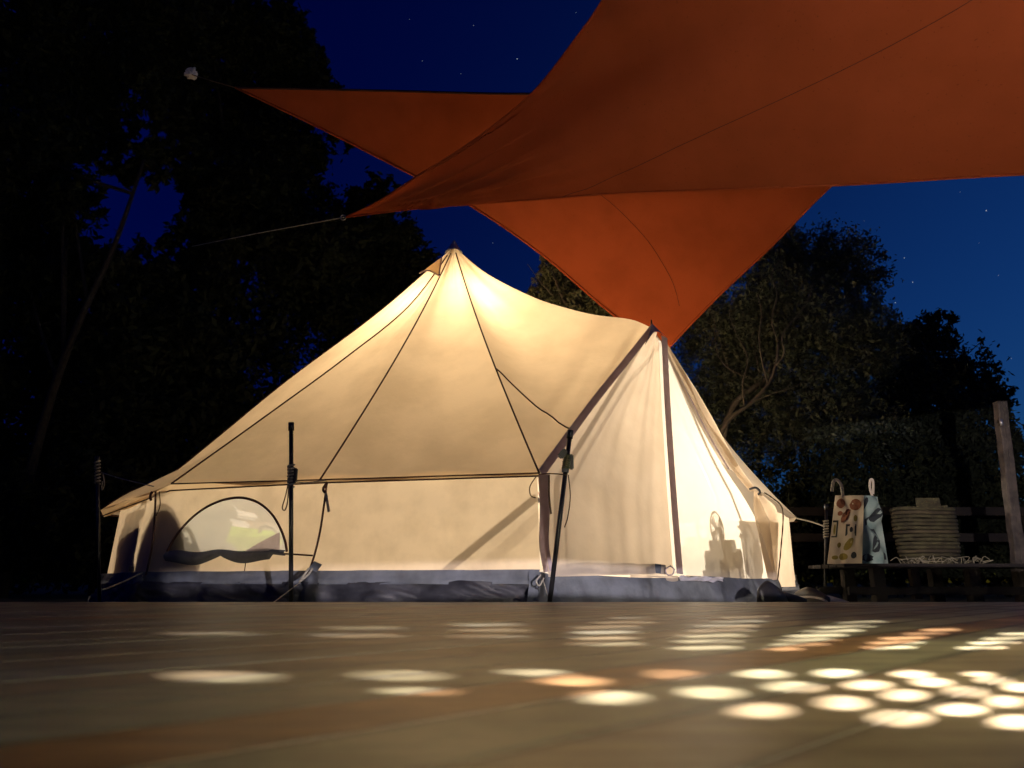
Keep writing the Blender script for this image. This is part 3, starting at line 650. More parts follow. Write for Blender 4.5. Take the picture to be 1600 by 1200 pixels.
def sail1(u, v):
    p = f1(u, v); d = (p - A).length; th = math.atan2(v + 1e-5, u + 1e-5)
    e = min(1, 8 * u) * min(1, 8 * v)
    fr_ = (p - A).dot(Vector((.75, -.62, .2)).normalized())
    wr = 1.3 * (.050 * math.sin(th * 38 + .6 * d) * math.exp(-th * 1.6) + .03 * math.sin(th * 17 + 2)) * math.exp(-((d - .75) / .75) ** 2) * min(1, d * 1.6) * min(1, v * 16) * (1 if th < 1.5 else 0)
    return p + Vector((.1, -.3, .9)) * (wr + .05 * nz(u * 3, v * 3, 1) * e) - Vector((0, 0, .10 * math.sin(math.pi * u) * math.sin(math.pi * v)))
s1 = thing('shade_sail', A, 'large orange shade sail stretched low overhead, nearest the viewer', 'shade sail', 'orange shade sails over the deck')
grid('sail_cloth', sail1, 110, 90, M['sail'], s1)
tube('hem', [sail1(t / 60, 0) + Vector((0, -.002, -.002)) for t in range(61)], .006, M['sail'], s1, 5)
tube('hem', [sail1(0, t / 60) for t in range(61)], .007, M['sail'], s1, 5)
tube('panel_seam', [sail1(.46 + .30 * t, .0 + .46 * t) + Vector((0, -.002, -.003)) for t in [k / 40 for k in range(41)]], .0011, M['sail_seam'], s1, 4)
tube('corner_ring', [A + Vector((-.02 + .018 * math.cos(a), 0, .018 * math.sin(a) - .004)) for a in [k * math.pi / 5 for k in range(11)]], .004, M['steel'], s1, 5)
A2 = P(368, 137, 6.5); B2 = P(1043, 545, 6.75); C2 = P(1500, 110, 4.2)
top2 = spline([A2, P(600, 142, 6.1), P(830, 147, 5.6), P(1150, 140, 4.9), C2], 8)
bot2 = spline([A2, P(500, 200, 6.5), P(640, 271, 6.5), P(740, 324, 6.55), P(850, 400, 6.6), P(960, 493, 6.7), B2], 6)
rig2 = spline([B2, P(1120, 465, 6.3), P(1205, 385, 5.75), P(1290, 298, 5.2), P(1400, 200, 4.6), C2], 6)
def sail2(u, v):  # u from A2 edge to B2-C2 edge, v bottom -> top
    a_ = sample(bot2, u).lerp(sample(top2, u), v); e = sample(rig2, v); ch = B2.lerp(C2, v); p = a_ + (e - ch) * u ** 3 * (1 if True else 0)
    d = (p - A2).length; db = (p - B2).length
    wr = .028 * math.sin(v * 13 + 1) * math.exp(-d * .8) * min(1, d) + .035 * math.sin((1 - u) * 40 + v * 16) * math.exp(-db * 1.6) * min(1, db * 2) * (1 - u ** 6)
    return p + Vector((0, -.5, .8)) * (wr * math.sin(math.pi * v) ** .5 if 0 < v < 1 else 0) + Vector((0, .1, -.12)) * math.sin(math.pi * u) * math.sin(math.pi * v)
s2 = thing('shade_sail', A2, 'orange shade sail further back, its lower corner behind the tent door peak', 'shade sail', 'orange shade sails over the deck')
grid('sail_cloth', sail2, 100, 70, M['sail'], s2)
tube('hem', [p for p in bot2], .014, M['sail'], s2, 5); tube('hem', [p for p in rig2], .012, M['sail'], s2, 5); tube('hem', [p for p in top2], .012, M['sail_seam'], s2, 5)
tube('panel_seam', [sail2(.66 + .28 * t, .50 - .36 * t) + Vector((0, -.008, -.004)) for t in [k / 30 for k in range(31)]], .002, M['sail_seam'], s2, 4)
tag(tube('sail_rope', [A, P(400, 365, 5.5), P(300, 385, 6.6)], .004, M['rope'], seg=5, origin=A), 'thin rope running left from the near sail corner into the trees', 'rope')
tag(tube('sail_rope', [A2, P(330, 126, 7.0), P(298, 116, 7.5)], .006, M['cord'], seg=5, origin=A2), 'rope from the far sail corner up to the pale knot', 'rope')
kn = thing('rope_knot', P(296, 115, 7.5), 'pale bundled strap knotted high up against the dark left trees', 'knot')
M['knot'] = plain('white_webbing', (.8, .8, .78), .8)
rope_pts = [P(296, 115, 7.5) + Vector((.045 * math.sin(k * 2.1) + .01 * k / 6, .04 * math.cos(k * 1.3), .045 * math.cos(k * 1.7))) for k in range(26)]
tube('webbing', spline(rope_pts, 3), .016, M['knot'], kn, 6)

# ------------------------------------------------------------------ bench, bag, boxes, post, rail, shoes
BZ = P(1340, 881, 5.2).z
bn = thing('low_bench', Vector((2.9, 5.4, -.07)), 'low dark wooden platform bench under the bag and the straw-coloured basket', 'bench')
for k in range(5): box('slat', Vector((3.05, 5.08 + .125 * k, BZ - .014)), (1.75, .115, .024), M['bench'], bn, bev=.004)
for x in (2.42, 3.05, 3.75):
    for y in (5.1, 5.55): box('leg', Vector((x, y, (BZ - .03 - .07) / 2)), (.075, .075, BZ - .03 + .07), M['bench'], bn, bev=.004)
box('rail', Vector((3.05, 5.06, .03)), (1.7, .03, .05), M['bench'], bn, bev=.004); box('rail', Vector((3.05, 5.58, .03)), (1.7, .03, .05), M['bench'], bn, bev=.004)
bag = thing('tote_bag', P(1340, 880, 5.3), 'cream tote bag printed with orange and dark motifs, standing on the low bench', 'bag')
FA, FB, FC = P(1292, 877, 5.32), P(1347, 880, 5.16), P(1387, 872, 5.36); TA, TB, TCc = P(1305, 774, 5.32), P(1350, 774, 5.20), P(1371, 776, 5.36)
for q in (FA, FB, FC): q.z = BZ + .002
FD = FA + (FC - FB); TD = TA + (TCc - TB)
def quadf(a, b, c, d, n, amp, s): return lambda u, v: a.lerp(b, u).lerp(d.lerp(c, u), v) + Vector(n) * (amp * (nz(u * 4 + s, v * 4, s) + .5 * math.sin(v * 9 + u * 4 + s)) * math.sin(math.pi * min(max(u, .0), 1)) ** .5)
ff = quadf(FA, FB, TB, TA, (-.2, -1, 0), .024, 1)
grid('front_face', ff, 14, 20, M['bagcloth'], bag)
grid('side_face', quadf(FB, FC, TCc, TB, (.7, -.7, 0), .05, 4), 14, 20, M['bagside'], bag)
grid('rear_face', quadf(FD, FC, TCc, TD, (0, 1, 0), .01, 6), 6, 6, M['bagcloth'], bag)
grid('left_face', quadf(FA, FD, TD, TA, (-1, 0, 0), .01, 8), 6, 6, M['bagcloth'], bag)
ribbon('handle', spline([P(1317, 776, 5.24), P(1315, 760, 5.22), P(1308, 750, 5.22), P(1302, 753, 5.22), P(1300, 768, 5.24)], 6), .022, M['bagcloth'], bag, Vector((0, -1, 0)))
ribbon('handle', spline([P(1363, 776, 5.3), P(1359, 762, 5.3), P(1360, 750, 5.3), P(1364, 752, 5.3), P(1364, 772, 5.32)], 6), .018, M['bagcloth'], bag, Vector((.3, -1, 0)))
def blob(cx, cy, rx, ry, mat, rot=0, n=14, hole=False, wob=.12, face=None):
    face = face or ff; pts = []
    for k in range(n):
        a = 2 * math.pi * k / n; r = 1 + wob * nz(cx * 9 + math.cos(a) * 2, cy * 9 + math.sin(a) * 2); x = rx * r * math.cos(a); y = ry * r * math.sin(a)
        pts.append(face(cx + x * math.cos(rot) - y * math.sin(rot), cy + x * math.sin(rot) + y * math.cos(rot)))
    c = face(cx, cy); nn = Vector((.1, -1, 0)) * .004
    vs = [p + nn for p in pts] + [c + nn]; return mk('print_and_fold_mark', vs, [(k, (k + 1) % n, n) for k in range(n)], M[mat], bag)
blob(.22, .88, .16, .075, 'print_red'); blob(.72, .86, .18, .085, 'print_red'); blob(.42, .70, .17, .075, 'print_red', .5); blob(.22, .73, .08, .035, 'print_red')
blob(.75, .66, .07, .05, 'print_olive'); blob(.58, .28, .14, .07, 'print_olive', .5); blob(.30, .27, .06, .04, 'print_olive'); blob(.75, .12, .08, .05, 'print_fold_dark'); blob(.45, .10, .13, .05, 'print_olive'); blob(.2, .09, .1, .03, 'print_olive')
for (x0, x1, y0, y1) in ((.44, .78, .54, .57), (.44, .78, .40, .43), (.44, .50, .43, .54), (.72, .78, .43, .54), (.02, .2, .60, .63), (.02, .2, .38, .40), (.15, .2, .40, .60)):
    nn = Vector((.1, -1, 0)) * .004; mk('print_and_fold_mark', [ff(x0, y0) + nn, ff(x1, y0) + nn, ff(x1, y1) + nn, ff(x0, y1) + nn], [(0, 1, 2, 3)], M['print_fold_dark'], bag)
blob(.61, .49, .05, .04, 'print_fold_dark'); blob(.10, .5, .035, .08, 'print_olive')
fs_ = quadf(FB, FC, TCc, TB, (.7, -.7, 0), .05, 4)
for a_ in ((.5, .33, .22, .17, 'print_fold_dark', .2), (.3, .62, .14, .05, 'print_fold_dark', .4), (.7, .72, .16, .09, 'print_fold_dark', .3), (.12, .86, .1, .12, 'print_fold_dark', 0), (.25, .08, .25, .06, 'print_fold_dark', 0), (.85, .12, .1, .06, 'print_fold_dark', 0)): blob(*a_[:5], rot=a_[5], face=fs_, wob=.3)  # dark folds of the shaded side, laid on as flat dark blobs
b1_ = thing('straw_basket', P(1440, 872, 5.3), 'woven straw-coloured basket holding upright boards on the low bench', 'basket')
def card(name, px, Y, mat, par, th=.012):
    pts = [P(x, y, Y) for x, y in px]; n = len(pts); back = [p + Vector((.01, th, 0)) for p in pts]
    fs = [tuple(range(n)), tuple(reversed(range(n, 2 * n)))] + [(i, (i + 1) % n, n + (i + 1) % n, n + i) for i in range(n)]
    return mk(name, pts + back, fs, mat, par)
card('tall_board', [(1438, 840), (1430, 778), (1467, 778), (1470, 792), (1480, 840)], 5.34, M['straw'], b1_)
card('side_board', [(1462, 840), (1458, 792), (1480, 789), (1490, 840)], 5.28, M['straw'], b1_)
bb, bt = P(1453, 872, 5.36), P(1441, 797, 5.36); bb.z = BZ + .008; NR = 15
for k in range(NR):
    t_ = k / (NR - 1); c_ = bb.lerp(bt, t_); ra = .180 + .022 * t_ + .012 * math.sin(t_ * 3) + .012 * nz(k * .8, 4); rb = .13 + .015 * t_
    vs, fs = tube_data([c_ + Vector((ra * math.cos(a), rb * math.sin(a), .004 * nz(a * 1.5, k) + .006 * (t_ * t_) * math.sin(a * 2 + 1))) * 1.0 + Vector((math.cos(a), math.sin(a), 0)) * (.0045 * (1 if (q_ + k) % 2 else -1)) for q_, a in enumerate([2 * math.pi * i / 48 for i in range(49)])], .0135 + .002 * nz(k * 3.1, 2), 5, caps=False)
    mk('woven_row', vs, fs, M['straw2'] if k % 5 == 3 else M['straw'], b1_, smooth=True)
mk('base', [bb + Vector((.18 * math.cos(a), .125 * math.sin(a), 0)) for a in [2 * math.pi * i / 24 for i in range(24)]], [tuple(range(24))], M['straw2'], b1_)
nt_ = []
cN = P(1478, 876, 5.25)
for k in range(46):
    a = random.uniform(0, 6.28); p = cN + Vector((random.uniform(-.26, .22), random.uniform(-.1, .12), 0)); p.z = BZ + .004
    nt_.append(tube_data(spline([p, p + Vector((random.uniform(-.06, .06), random.uniform(-.05, .05), random.uniform(.01, .05))), p + Vector((random.uniform(-.1, .1), random.uniform(-.05, .05), random.uniform(0, .03)))], 4), .0028, 4))
v_, f_ = join_data(nt_); tag(mk('netting', v_, f_, M['twine'], origin=(cN.x, cN.y, BZ)), 'tangle of thin netting heaped on the low bench', 'netting', kind='stuff')
pt = P(1562, 628, 5.3); pb = P(1592, 905, 5.3); pb.z = -.07
ps = thing('sail_post', pb, 'weathered wooden post leaning at the right edge of the picture', 'post')
d_ = (pt - pb); nS = 28; vs = []; fs = []
prof_ = [(-1, -.8), (-.8, -1), (-.15, -1), (-.08, -.86), (.0, -1), (.8, -1), (1, -.8), (1, .8), (.8, 1), (-.8, 1), (-1, .8)]
for k in range(nS + 1):
    c_ = pb.lerp(pt, k / nS) + Vector((.010 * nz(k * .3, 1), 0, 0))
    for jx, (ax, ay) in enumerate(prof_): vs.append(c_ + Vector((ax, ay, 0)) * (.036 + .004 * nz(k * .35, jx * 1.7, 3)) + (Vector((0, 0, .012 * nz(jx, 9))) if k == nS else Vector((0, 0, 0))))
m_ = len(prof_)
for k in range(nS):
    for jx in range(m_): fs.append((k * m_ + jx, k * m_ + (jx + 1) % m_, (k + 1) * m_ + (jx + 1) % m_, (k + 1) * m_ + jx))
fs.append(tuple(nS * m_ + jx for jx in range(m_))); mk('shaft', vs, fs, M['post'], ps)
tube('cleat', [P(1563, 655, 5.2), P(1566, 665, 5.2)], .012, M['steel'], ps, 6)
wr_ = thing('fence', Vector((3.4, 7.4, -.07)), 'low brown rail fence behind the bag and bench', 'fence')
box('rail', P(1340, 799, 7.4) + Vector((.6, 0, 0)), (3.4, .04, .08), M['bench'], wr_, bev=.004); box('rail', P(1340, 840, 7.4) + Vector((.6, 0, 0)), (3.4, .04, .08), M['bench'], wr_, bev=.004)
for x in (2.5, 3.7, 4.9): box('post', Vector((x + .2, 7.46, .33)), (.08, .07, .85), M['bench'], wr_, bev=.004)
def shoe(c, rz, mat, label, sc_=1.0, hi=.07, sole='shoe_dark', tilt=0):
    t = thing('shoe', c, label, 'shoe', 'shoes lying by the tent door'); L = .27 * sc_
    def prof(k):
        return .034 * sc_ + .014 * sc_ * math.sin(math.pi * min(1, k * 1.05)) ** .5 + .006 * math.sin(k * 5)
    secs = []; n = 12; seg = 12; vs = []; fs = []
    ca, sa = math.cos(rz), math.sin(rz)
    def tr(x, y, z):
        z2 = z * math.cos(tilt) + y * math.sin(tilt); y2 = y * math.cos(tilt) - z * math.sin(tilt); return Vector((c[0] + x * ca - y2 * sa, c[1] + x * sa + y2 * ca, c[2] + z2 + (.03 if tilt else 0)))
    for i in range(n + 1):
        k = i / n; x = (k - .5) * L; wdt = prof(k) * (math.sin(math.pi * (.06 + .88 * k)) ** .35); h = hi * (1 if k < .35 else 1 - .55 * (k - .35) / .65) * (math.sin(math.pi * (.08 + .85 * k)) ** .3)
        for j in range(seg):
            a = math.pi * 2 * j / seg; vs.append(tr(x, wdt * math.cos(a), .018 + max(0, math.sin(a)) * h + min(0, math.sin(a)) * .006))
    for i in range(n):
        for j in range(seg): fs.append((i * seg + j, i * seg + (j + 1) % seg, (i + 1) * seg + (j + 1) % seg, (i + 1) * seg + j))
    fs += [tuple(reversed(range(seg))), tuple(n * seg + j for j in range(seg))]
    mk('upper', vs, fs, M[mat], t, smooth=True)
    vs = []; fs = []
    for z in (.0, .016):
        for j in range(20):
            a = 2 * math.pi * j / 20; vs.append(tr(L * .52 * math.cos(a), .050 * sc_ * math.sin(a) * (1 + .12 * math.cos(a)), z))
    fs = [tuple(reversed(range(20))), tuple(range(20, 40))] + [(j, (j + 1) % 20, 20 + (j + 1) % 20, 20 + j) for j in range(20)]
    mk('sole', vs, fs, M[sole], t); return t
GZ = -.068
shoe((1.52, 4.50, GZ), R(35), 'shoe_dark', 'black ankle boot, leftmost of the shoes by the door', 1.0, .15)
shoe((1.62, 4.62, GZ + .0), R(-20), 'shoe_dark', 'dark shoe with pale sole tipped on its side by the door', .95, .10, 'shoe_pale', R(60))
shoe((1.78, 4.66, GZ), R(-60), 'shoe_dark', 'black low shoe between the tipped shoe and the pale slipper', .95, .11, 'shoe_pale', R(-45))
shoe((1.93, 4.72, GZ), R(5), 'shoe_pale', 'pale slip-on shoe, rightmost of the shoes by the door', .95, .065, 'shoe_pale')

# ------------------------------------------------------------------ crate with the lit lantern that throws the dots of light
L0 = Vector((1.00, .28, .33))
crate_c = Vector((1.02, .26, 0))
nP = Vector((-.80, .60, 0)); pc = L0 + nP * .24; ux = Vector((.60, .80, 0))
def ontoplate(q):
    d = q - L0; t = .24 / d.dot(nP); h = L0 + d * t; return ((h - pc).dot(ux), h.z)
holes = []
spots = [(350, 1057, 190, 20), (622, 1055, 145, 19), (655, 1080, 120, 15), (840, 1051, 130, 12), (892, 1063, 108, 20), (1052, 1054, 92, 17), (1192, 1053, 82, 17), (1310, 1052, 72, 15), (1425, 1053, 64, 13), (1530, 1053, 50, 9),
 (957, 1090, 112, 27), (1113, 1082, 100, 24), (1240, 1073, 90, 20), (1355, 1070, 78, 18), (1457, 1066, 64, 15), (1555, 1063, 60, 13), (1600, 1074, 62, 16), (1190, 1110, 104, 27), (1317, 1098, 88, 24), (1415, 1086, 78, 20), (1510, 1081, 66, 17),
 (1572, 1096, 66, 19), (1407, 1122, 98, 28), (1500, 1108, 84, 23), (1588, 1128, 78, 26), (1660, 1112, 76, 24), (1640, 1090, 60, 18)]
for (x, y, wd, ht) in spots:
    wd *= random.uniform(.76, .92); ht *= random.uniform(.76, .94); sd_ = random.uniform(0, 99)
    holes.append([ontoplate(Pz(x + wd / 2 * math.cos(a) * (1 + .16 * nz(math.cos(a), math.sin(a), sd_)), y + ht / 2 * math.sin(a) * (1 + .16 * nz(math.sin(a), math.cos(a), sd_)))) for a in [2 * math.pi * k / 20 for k in range(20)]])
slots = [(327, 990, 130), (565, 981, 105), (560, 993, 120), (765, 976, 95), (767, 985, 105), (762, 994, 100),
 (990, 966, 60), (975, 972.5, 90), (949, 980, 105), (945, 988, 92), (943, 997, 90), (952, 1006, 95),
 (1167, 964, 85), (1147, 971, 92), (1135, 978, 96), (1125, 985, 98), (1112, 993, 95), (1108, 1002, 95), (1101, 1012, 98),
 (1345, 972, 75), (1322, 979, 88), (1302, 986, 88), (1277, 993, 88), (1262, 1000, 85), (1250, 1007, 78), (1224, 1014, 50),
 (1470, 984, 55), (1445, 990, 65), (1415, 997, 72), (1400, 1004, 78), (1390, 1011.5, 74), (1598, 990, 70), (1575, 997, 76), (1555, 1004, 74), (1535, 1012, 70)]
for (x, y, wd) in slots:
    sl = -.012 if x < 900 else (-.02 if x < 1250 else -.03); hh = 1.7 if y < 975 else 2.2
    hw = wd / 2; q = []
    for (dx, dy) in ((-1, -.3), (-1, .3), (-.93, 1), (.93, 1), (1, .3), (1, -.3), (.93, -1), (-.93, -1)): q.append((x + dx * hw, y + dy * hh + sl * dx * hw))
    holes.append([ontoplate(Pz(*p)) for p in q])
allx = [p[0] for h in holes for p in h]; ally = [p[1] for h in holes for p in h]
for k in range(5):  # slots added so lantern light reaches the mud flap of the tent
    xa = [.075, .112, .20, .29, .38][k]; xb = [.109, .198, .288, .378, .47][k]; zt = lambda x: .321 - (x - .06) * .022; zb = lambda x: (.310 if x > .111 else .316) - (x - .06) * .044
    holes.append([(xa, zb(xa)), (xb, zb(xb)), (xb, zt(xb)), (xa, zt(xa))])
px0, px1, pz1 = min(allx) - .03, .51, .455
#print('plate', px0, px1, min(ally), pz1)
outer = [(px0, .003), (px1, .003), (px1, pz1), (px0, pz1)]
v2, f2 = flat_with_holes(outer, holes)
M['crate'] = cloth('milky_crate_plastic', (.55, .56, .44), (.62, .62, .40), .52, .04, 6, bump=0)
M['added_lid'] = cloth('light_dimming_lid', (.62, .61, .58), (.66, .64, .60), .55, .04, 6, see=.045, bump=0)
cr = thing('plastic_crate', Vector((pc.x, pc.y, 0)), 'perforated milky plastic crate on the deck throwing dots of light', 'crate')
mk('front_side', [pc * 1.0 + ux * x + Vector((0, 0, z - pc.z)) for x, z in v2], f2, M['crate'], cr)
q0 = pc + ux * px0; q1 = pc + ux * px1; q0.z = q1.z = 0; back = -nP * .44
def wallq(name, a, b, h): return mk(name, [a, b, b + Vector((0, 0, h)), a + Vector((0, 0, h))], [(0, 1, 2, 3)], M['crate'], cr)
wallq('end_side', q0, q0 + back, pz1); hh_ = [(.05, .315), (.24, .315), (.24, .425), (.05, .425)]  # opening added to let lantern light out towards bag and post
v3, f3 = flat_with_holes([(0, .003), (.44, .003), (.44, pz1), (0, pz1)], [hh_])
es = mk('end_side', [q1 - nP * x + Vector((0, 0, z)) for x, z in v3], f3, M['crate'], cr); tag(es, 'end side with an opening added to light the bag and post')
mk('lid', [p + Vector((0, 0, pz1 + .004)) for p in (q0, q1, q1 + back, q0 + back)], [(0, 1, 2, 3)], M['added_lid'], cr)  # unseen lid, added to dim the light rising to sails and trees
wallq('rear_side', q0 + back, q1 + back, pz1)
mk('base', [q0 + Vector((0, 0, .003)), q1 + Vector((0, 0, .003)), q1 + back + Vector((0, 0, .003)), q0 + back + Vector((0, 0, .003))], [(0, 1, 2, 3)], M['crate'], cr)
rp = [q0, q1, q1 + back, q0 + back, q0]
tube('rim', [p + Vector((0, 0, pz1)) for p in rp], .008, M['crate'], cr, 6)
ln = thing('camping_lantern', Vector((L0.x, L0.y, .003)), 'small lit camping lantern standing inside the plastic crate', 'lantern')
tube('stand', [Vector((L0.x, L0.y, .004)), Vector((L0.x, L0.y, .02)), Vector((L0.x, L0.y, .03)), Vector((L0.x, L0.y, L0.z - .03))], [.05, .05, .012, .012], M['blackpole'], ln, 12)
CR = point('camping_lantern_light', L0, 720, (1, .86, .90), .0019, ln)

# ------------------------------------------------------------------ trees
def leaves(name, clumps, n, size, mat, parent=None, aspect=.42, origin=None, seed=1):
    """clumps: list of (centre, radii, weight); many small leaf faces in uneven sprays"""
    r = np.random.default_rng(seed); ws = np.array([c[2] for c in clumps], float); ws /= ws.sum(); cs = []
    for (c, rad, wt), f in zip(clumps, ws):
        m = max(30, int(n * f)); ns_ = max(6, m // 45)
        d = r.normal(size=(ns_, 3)); d /= np.linalg.norm(d, axis=1)[:, None]; rr = r.random(ns_) ** .45
        sp = d * rr[:, None] * np.array(rad) + np.array(c)
        idx = r.integers(0, ns_, m); dirs = r.normal(size=(ns_, 3)); dirs[:, 2] += .6; dirs /= np.linalg.norm(dirs, axis=1)[:, None]
        al = r.normal(size=m)[:, None] * dirs[idx] * .17 * np.mean(rad); cs.append(sp[idx] + al + r.normal(size=(m, 3)) * .06 * np.mean(rad))
    c = np.concatenate(cs); m = len(c)
    a = r.normal(size=(m, 3)); a /= np.linalg.norm(a, axis=1)[:, None]; b = np.cross(a, r.normal(size=(m, 3))); b /= np.linalg.norm(b, axis=1)[:, None]
    s = size * (.6 + .8 * r.random(m))[:, None]; a *= s * .5; b *= s * .5 * aspect
    off = np.array(OFF[parent.name]) if parent else np.array(origin)
    V = np.stack([c - a, c + b, c + a, c - b], 1).reshape(-1, 3) - off
    me = bpy.data.meshes.new(name); me.vertices.add(4 * m); me.vertices.foreach_set('co', V.ravel()); me.loops.add(4 * m); me.loops.foreach_set('vertex_index', np.arange(4 * m, dtype=np.int32))
    me.polygons.add(m); me.polygons.foreach_set('loop_start', np.arange(m, dtype=np.int32) * 4); me.update(calc_edges=True); me.materials.append(mat)
    o = bpy.data.objects.new(name, me); COL.objects.link(o)
    if parent: o.parent = parent
    else: o.location = Vector(off)
    return o
def blobs(lst, Y):
    out = []
    for (px, py, rx, ry) in lst:
        c = P(px, py, Y + random.uniform(-.5, .5)); k = c.y / FPX * 1.06; out.append((tuple(c), (rx * k, (rx + ry) * .5 * k, ry * k), rx * ry))
    return out
def tree(label, trunk_pts, tr, crown, Y, n, size, mat, seed, limbs=5, bark='bark', group='trees round the tent', aspect=.42):
    base = Vector(trunk_pts[0]); base.z = -.07; t = thing('tree', base, label, 'tree', group)
    tp = spline([base] + [Vector(p) for p in trunk_pts[1:]], 5); tube('trunk', tp, [tr * (1 - .7 * k / (len(tp) - 1)) for k in range(len(tp))], M[bark], t, 8)
    cl = blobs(crown, Y); rr = random.Random(seed); lim = []
    for k in range(limbs):
        c = Vector(cl[k % len(cl)][0]); s = tp[min(len(tp) - 1, int(len(tp) * rr.uniform(.35, .9)))]; m_ = s.lerp(c, .5) + Vector((rr.uniform(-.2, .2), rr.uniform(-.2, .2), rr.uniform(-.25, .05)))
        q = spline([s, m_, c], 6); tube('limb', q, [tr * .38 * (1 - .75 * i / (len(q) - 1)) for i in range(len(q))], M[bark], t, 6)
        for j in range(4):
            e = q[-2 - j * 2]; x = e + Vector((rr.uniform(-.5, .5), rr.uniform(-.5, .2), rr.uniform(0, .7))); q2 = spline([e, e.lerp(x, .5) + Vector((rr.uniform(-.1, .1), 0, rr.uniform(-.1, .1))), x], 4)
            lim.append(tube_data(q2, [tr * .12 * (1 - .7 * i / (len(q2) - 1)) for i in range(len(q2))], 5))
    v_, f_ = join_data(lim); mk('twigs', v_, f_, M[bark], t, smooth=True)['kind'] = 'stuff'
    leaves('crown', cl, n, size, mat, t, aspect, seed=seed); return t
LD, LO = M['leaf_dark'], M['leaf_olive']
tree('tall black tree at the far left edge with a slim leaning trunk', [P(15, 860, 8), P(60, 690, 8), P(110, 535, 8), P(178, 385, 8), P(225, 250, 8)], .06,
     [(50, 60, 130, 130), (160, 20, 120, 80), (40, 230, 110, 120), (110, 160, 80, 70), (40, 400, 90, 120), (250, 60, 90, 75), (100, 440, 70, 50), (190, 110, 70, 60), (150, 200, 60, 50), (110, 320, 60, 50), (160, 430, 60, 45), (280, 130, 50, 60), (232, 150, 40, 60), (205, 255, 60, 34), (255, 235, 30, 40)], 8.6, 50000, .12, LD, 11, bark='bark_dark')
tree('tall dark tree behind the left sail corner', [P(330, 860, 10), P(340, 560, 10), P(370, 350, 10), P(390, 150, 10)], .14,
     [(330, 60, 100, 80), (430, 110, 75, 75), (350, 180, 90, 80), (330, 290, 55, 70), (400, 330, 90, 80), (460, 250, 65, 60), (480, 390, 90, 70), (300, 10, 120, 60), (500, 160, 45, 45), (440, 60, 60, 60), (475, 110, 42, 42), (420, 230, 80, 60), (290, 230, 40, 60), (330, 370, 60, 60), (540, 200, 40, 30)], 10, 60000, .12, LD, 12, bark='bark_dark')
tree('dark bushy tree behind the left roof slope of the tent', [P(560, 860, 11), P(560, 600, 11), P(580, 400, 11)], .13,
     [(560, 420, 85, 75), (610, 370, 45, 50), (500, 480, 110, 80), (620, 460, 50, 60), (590, 300, 38, 28), (560, 330, 40, 40), (650, 420, 30, 50), (490, 350, 70, 60), (600, 400, 50, 50)], 11, 40000, .10, LD, 13, bark='bark_dark')
tree('black tree low behind the left end of the tent', [P(160, 880, 9.5), P(170, 700, 9.5), P(200, 520, 9.5)], .12,
     [(60, 600, 130, 130), (200, 560, 130, 130), (320, 520, 110, 110), (70, 780, 150, 130), (220, 720, 140, 120), (370, 640, 110, 120), (160, 440, 80, 60), (320, 420, 70, 60), (250, 430, 60, 50)], 9.8, 52000, .13, LD, 14, bark='bark_dark')
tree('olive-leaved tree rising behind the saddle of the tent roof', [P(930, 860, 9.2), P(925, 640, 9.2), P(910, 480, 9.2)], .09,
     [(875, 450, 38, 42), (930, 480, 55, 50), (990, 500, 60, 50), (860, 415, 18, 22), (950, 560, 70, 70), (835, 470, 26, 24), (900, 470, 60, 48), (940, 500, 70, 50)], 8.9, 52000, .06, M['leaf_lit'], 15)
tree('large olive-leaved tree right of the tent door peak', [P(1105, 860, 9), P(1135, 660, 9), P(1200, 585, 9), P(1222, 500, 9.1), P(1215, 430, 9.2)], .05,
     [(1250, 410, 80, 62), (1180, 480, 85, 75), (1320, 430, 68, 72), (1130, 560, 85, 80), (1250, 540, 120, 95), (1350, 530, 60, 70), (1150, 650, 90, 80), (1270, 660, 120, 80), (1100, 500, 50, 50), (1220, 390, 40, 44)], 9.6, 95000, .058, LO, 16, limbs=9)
bt_ = [o for o in COL.objects if o.type == 'EMPTY' and o.get('label', '').startswith('large olive-leaved')][0]
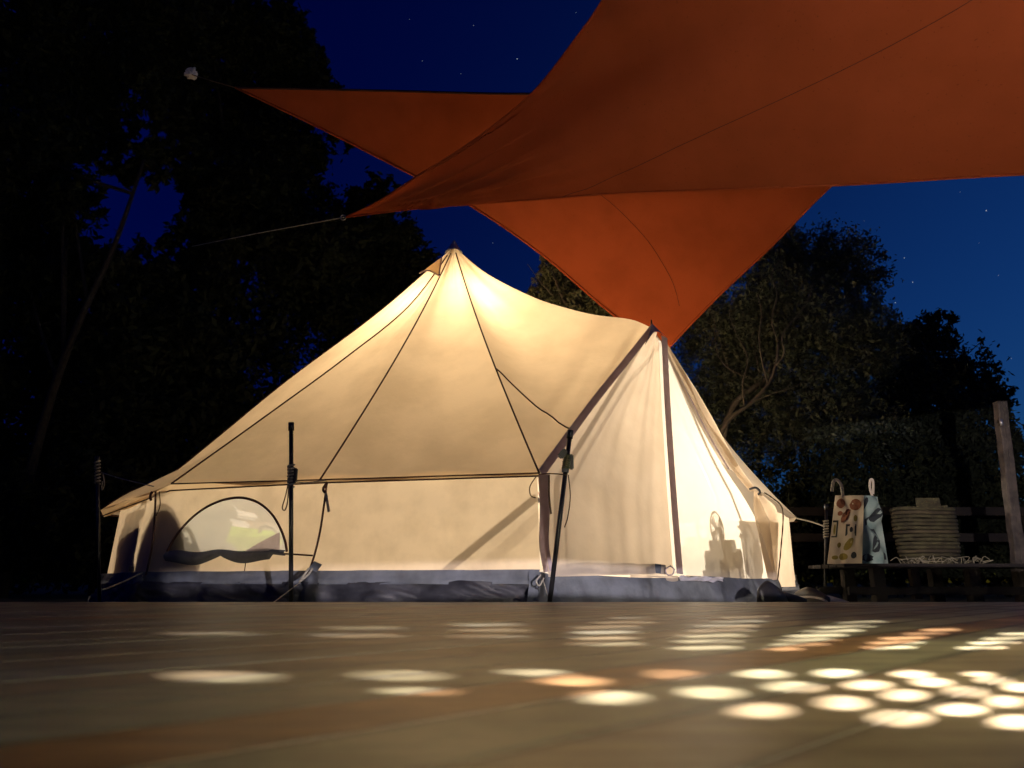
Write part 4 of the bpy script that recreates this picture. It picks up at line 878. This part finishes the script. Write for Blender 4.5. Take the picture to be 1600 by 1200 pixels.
for pts_, r0 in (([(1120, 690, 8.2), (1140, 655, 8.2), (1175, 628, 8.2), (1200, 600, 8.2), (1212, 570, 8.2), (1216, 535, 8.25)], .030), ([(1200, 600, 8.2), (1192, 570, 8.15), (1186, 530, 8.15), (1190, 490, 8.2), (1184, 460, 8.2)], .013),
                 ([(1212, 572, 8.2), (1225, 552, 8.1), (1222, 525, 8.1), (1240, 500, 8.1), (1262, 492, 8.15)], .012), ([(1164, 640, 8.2), (1160, 600, 8.15), (1168, 560, 8.15), (1150, 520, 8.2)], .011), ([(1216, 536, 8.25), (1206, 500, 8.2), (1214, 460, 8.2), (1206, 430, 8.2), (1222, 400, 8.2)], .010),
                 ([(1240, 500, 8.1), (1262, 470, 8.1), (1270, 440, 8.15)], .007), ([(1150, 520, 8.2), (1140, 490, 8.2), (1146, 462, 8.2)], .006), ([(1175, 628, 8.2), (1215, 612, 8.1), (1250, 600, 8.1), (1290, 570, 8.15)], .008)):
    q = spline([P(*t) for t in pts_], 5); tube('limb', q, [r0 * (1 - .55 * k / (len(q) - 1)) for k in range(len(q))], M['bark'], bt_, 6)
tree('dark rounded tree further right beside the leaning post', [P(1460, 880, 10.5), P(1455, 720, 10.5), P(1450, 600, 10.5)], .11,
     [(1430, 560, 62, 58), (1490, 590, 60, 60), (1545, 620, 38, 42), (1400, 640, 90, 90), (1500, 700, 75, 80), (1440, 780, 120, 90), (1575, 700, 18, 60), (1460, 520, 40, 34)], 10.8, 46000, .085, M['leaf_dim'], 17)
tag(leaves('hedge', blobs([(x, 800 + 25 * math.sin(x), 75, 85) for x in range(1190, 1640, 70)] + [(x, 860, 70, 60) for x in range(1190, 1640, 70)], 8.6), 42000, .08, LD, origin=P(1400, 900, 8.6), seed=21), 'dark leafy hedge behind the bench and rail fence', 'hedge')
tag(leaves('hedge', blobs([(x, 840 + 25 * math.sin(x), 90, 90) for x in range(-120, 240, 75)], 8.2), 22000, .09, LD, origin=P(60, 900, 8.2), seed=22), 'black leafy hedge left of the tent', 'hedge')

# ------------------------------------------------------------------ stars
sv = []
for (x, y, s) in [(808, 92, .22), (1541, 329, .26), (1413, 403, .2), (1426, 441, .22), (1399, 473, .22), (1480, 520, .12), (1560, 430, .12), (740, 40, .12), (660, 95, .12), (720, 115, .1), (900, 20, .1), (1530, 380, .1), (770, 380, .1), (480, 35, .1), (640, 30, .09), (1350, 345, .1), (1580, 560, .12), (1500, 300, .1)]:
    c = P(x, y, 300); bm = bmesh.new(); bmesh.ops.create_icosphere(bm, subdivisions=1, radius=s)
    sv.append(([v.co + c for v in bm.verts], [tuple(v.index for v in f.verts) for f in bm.faces])); bm.free()
v_, f_ = join_data(sv); tag(mk('stars', v_, f_, M['star']), 'small stars scattered over the night sky', kind='stuff')
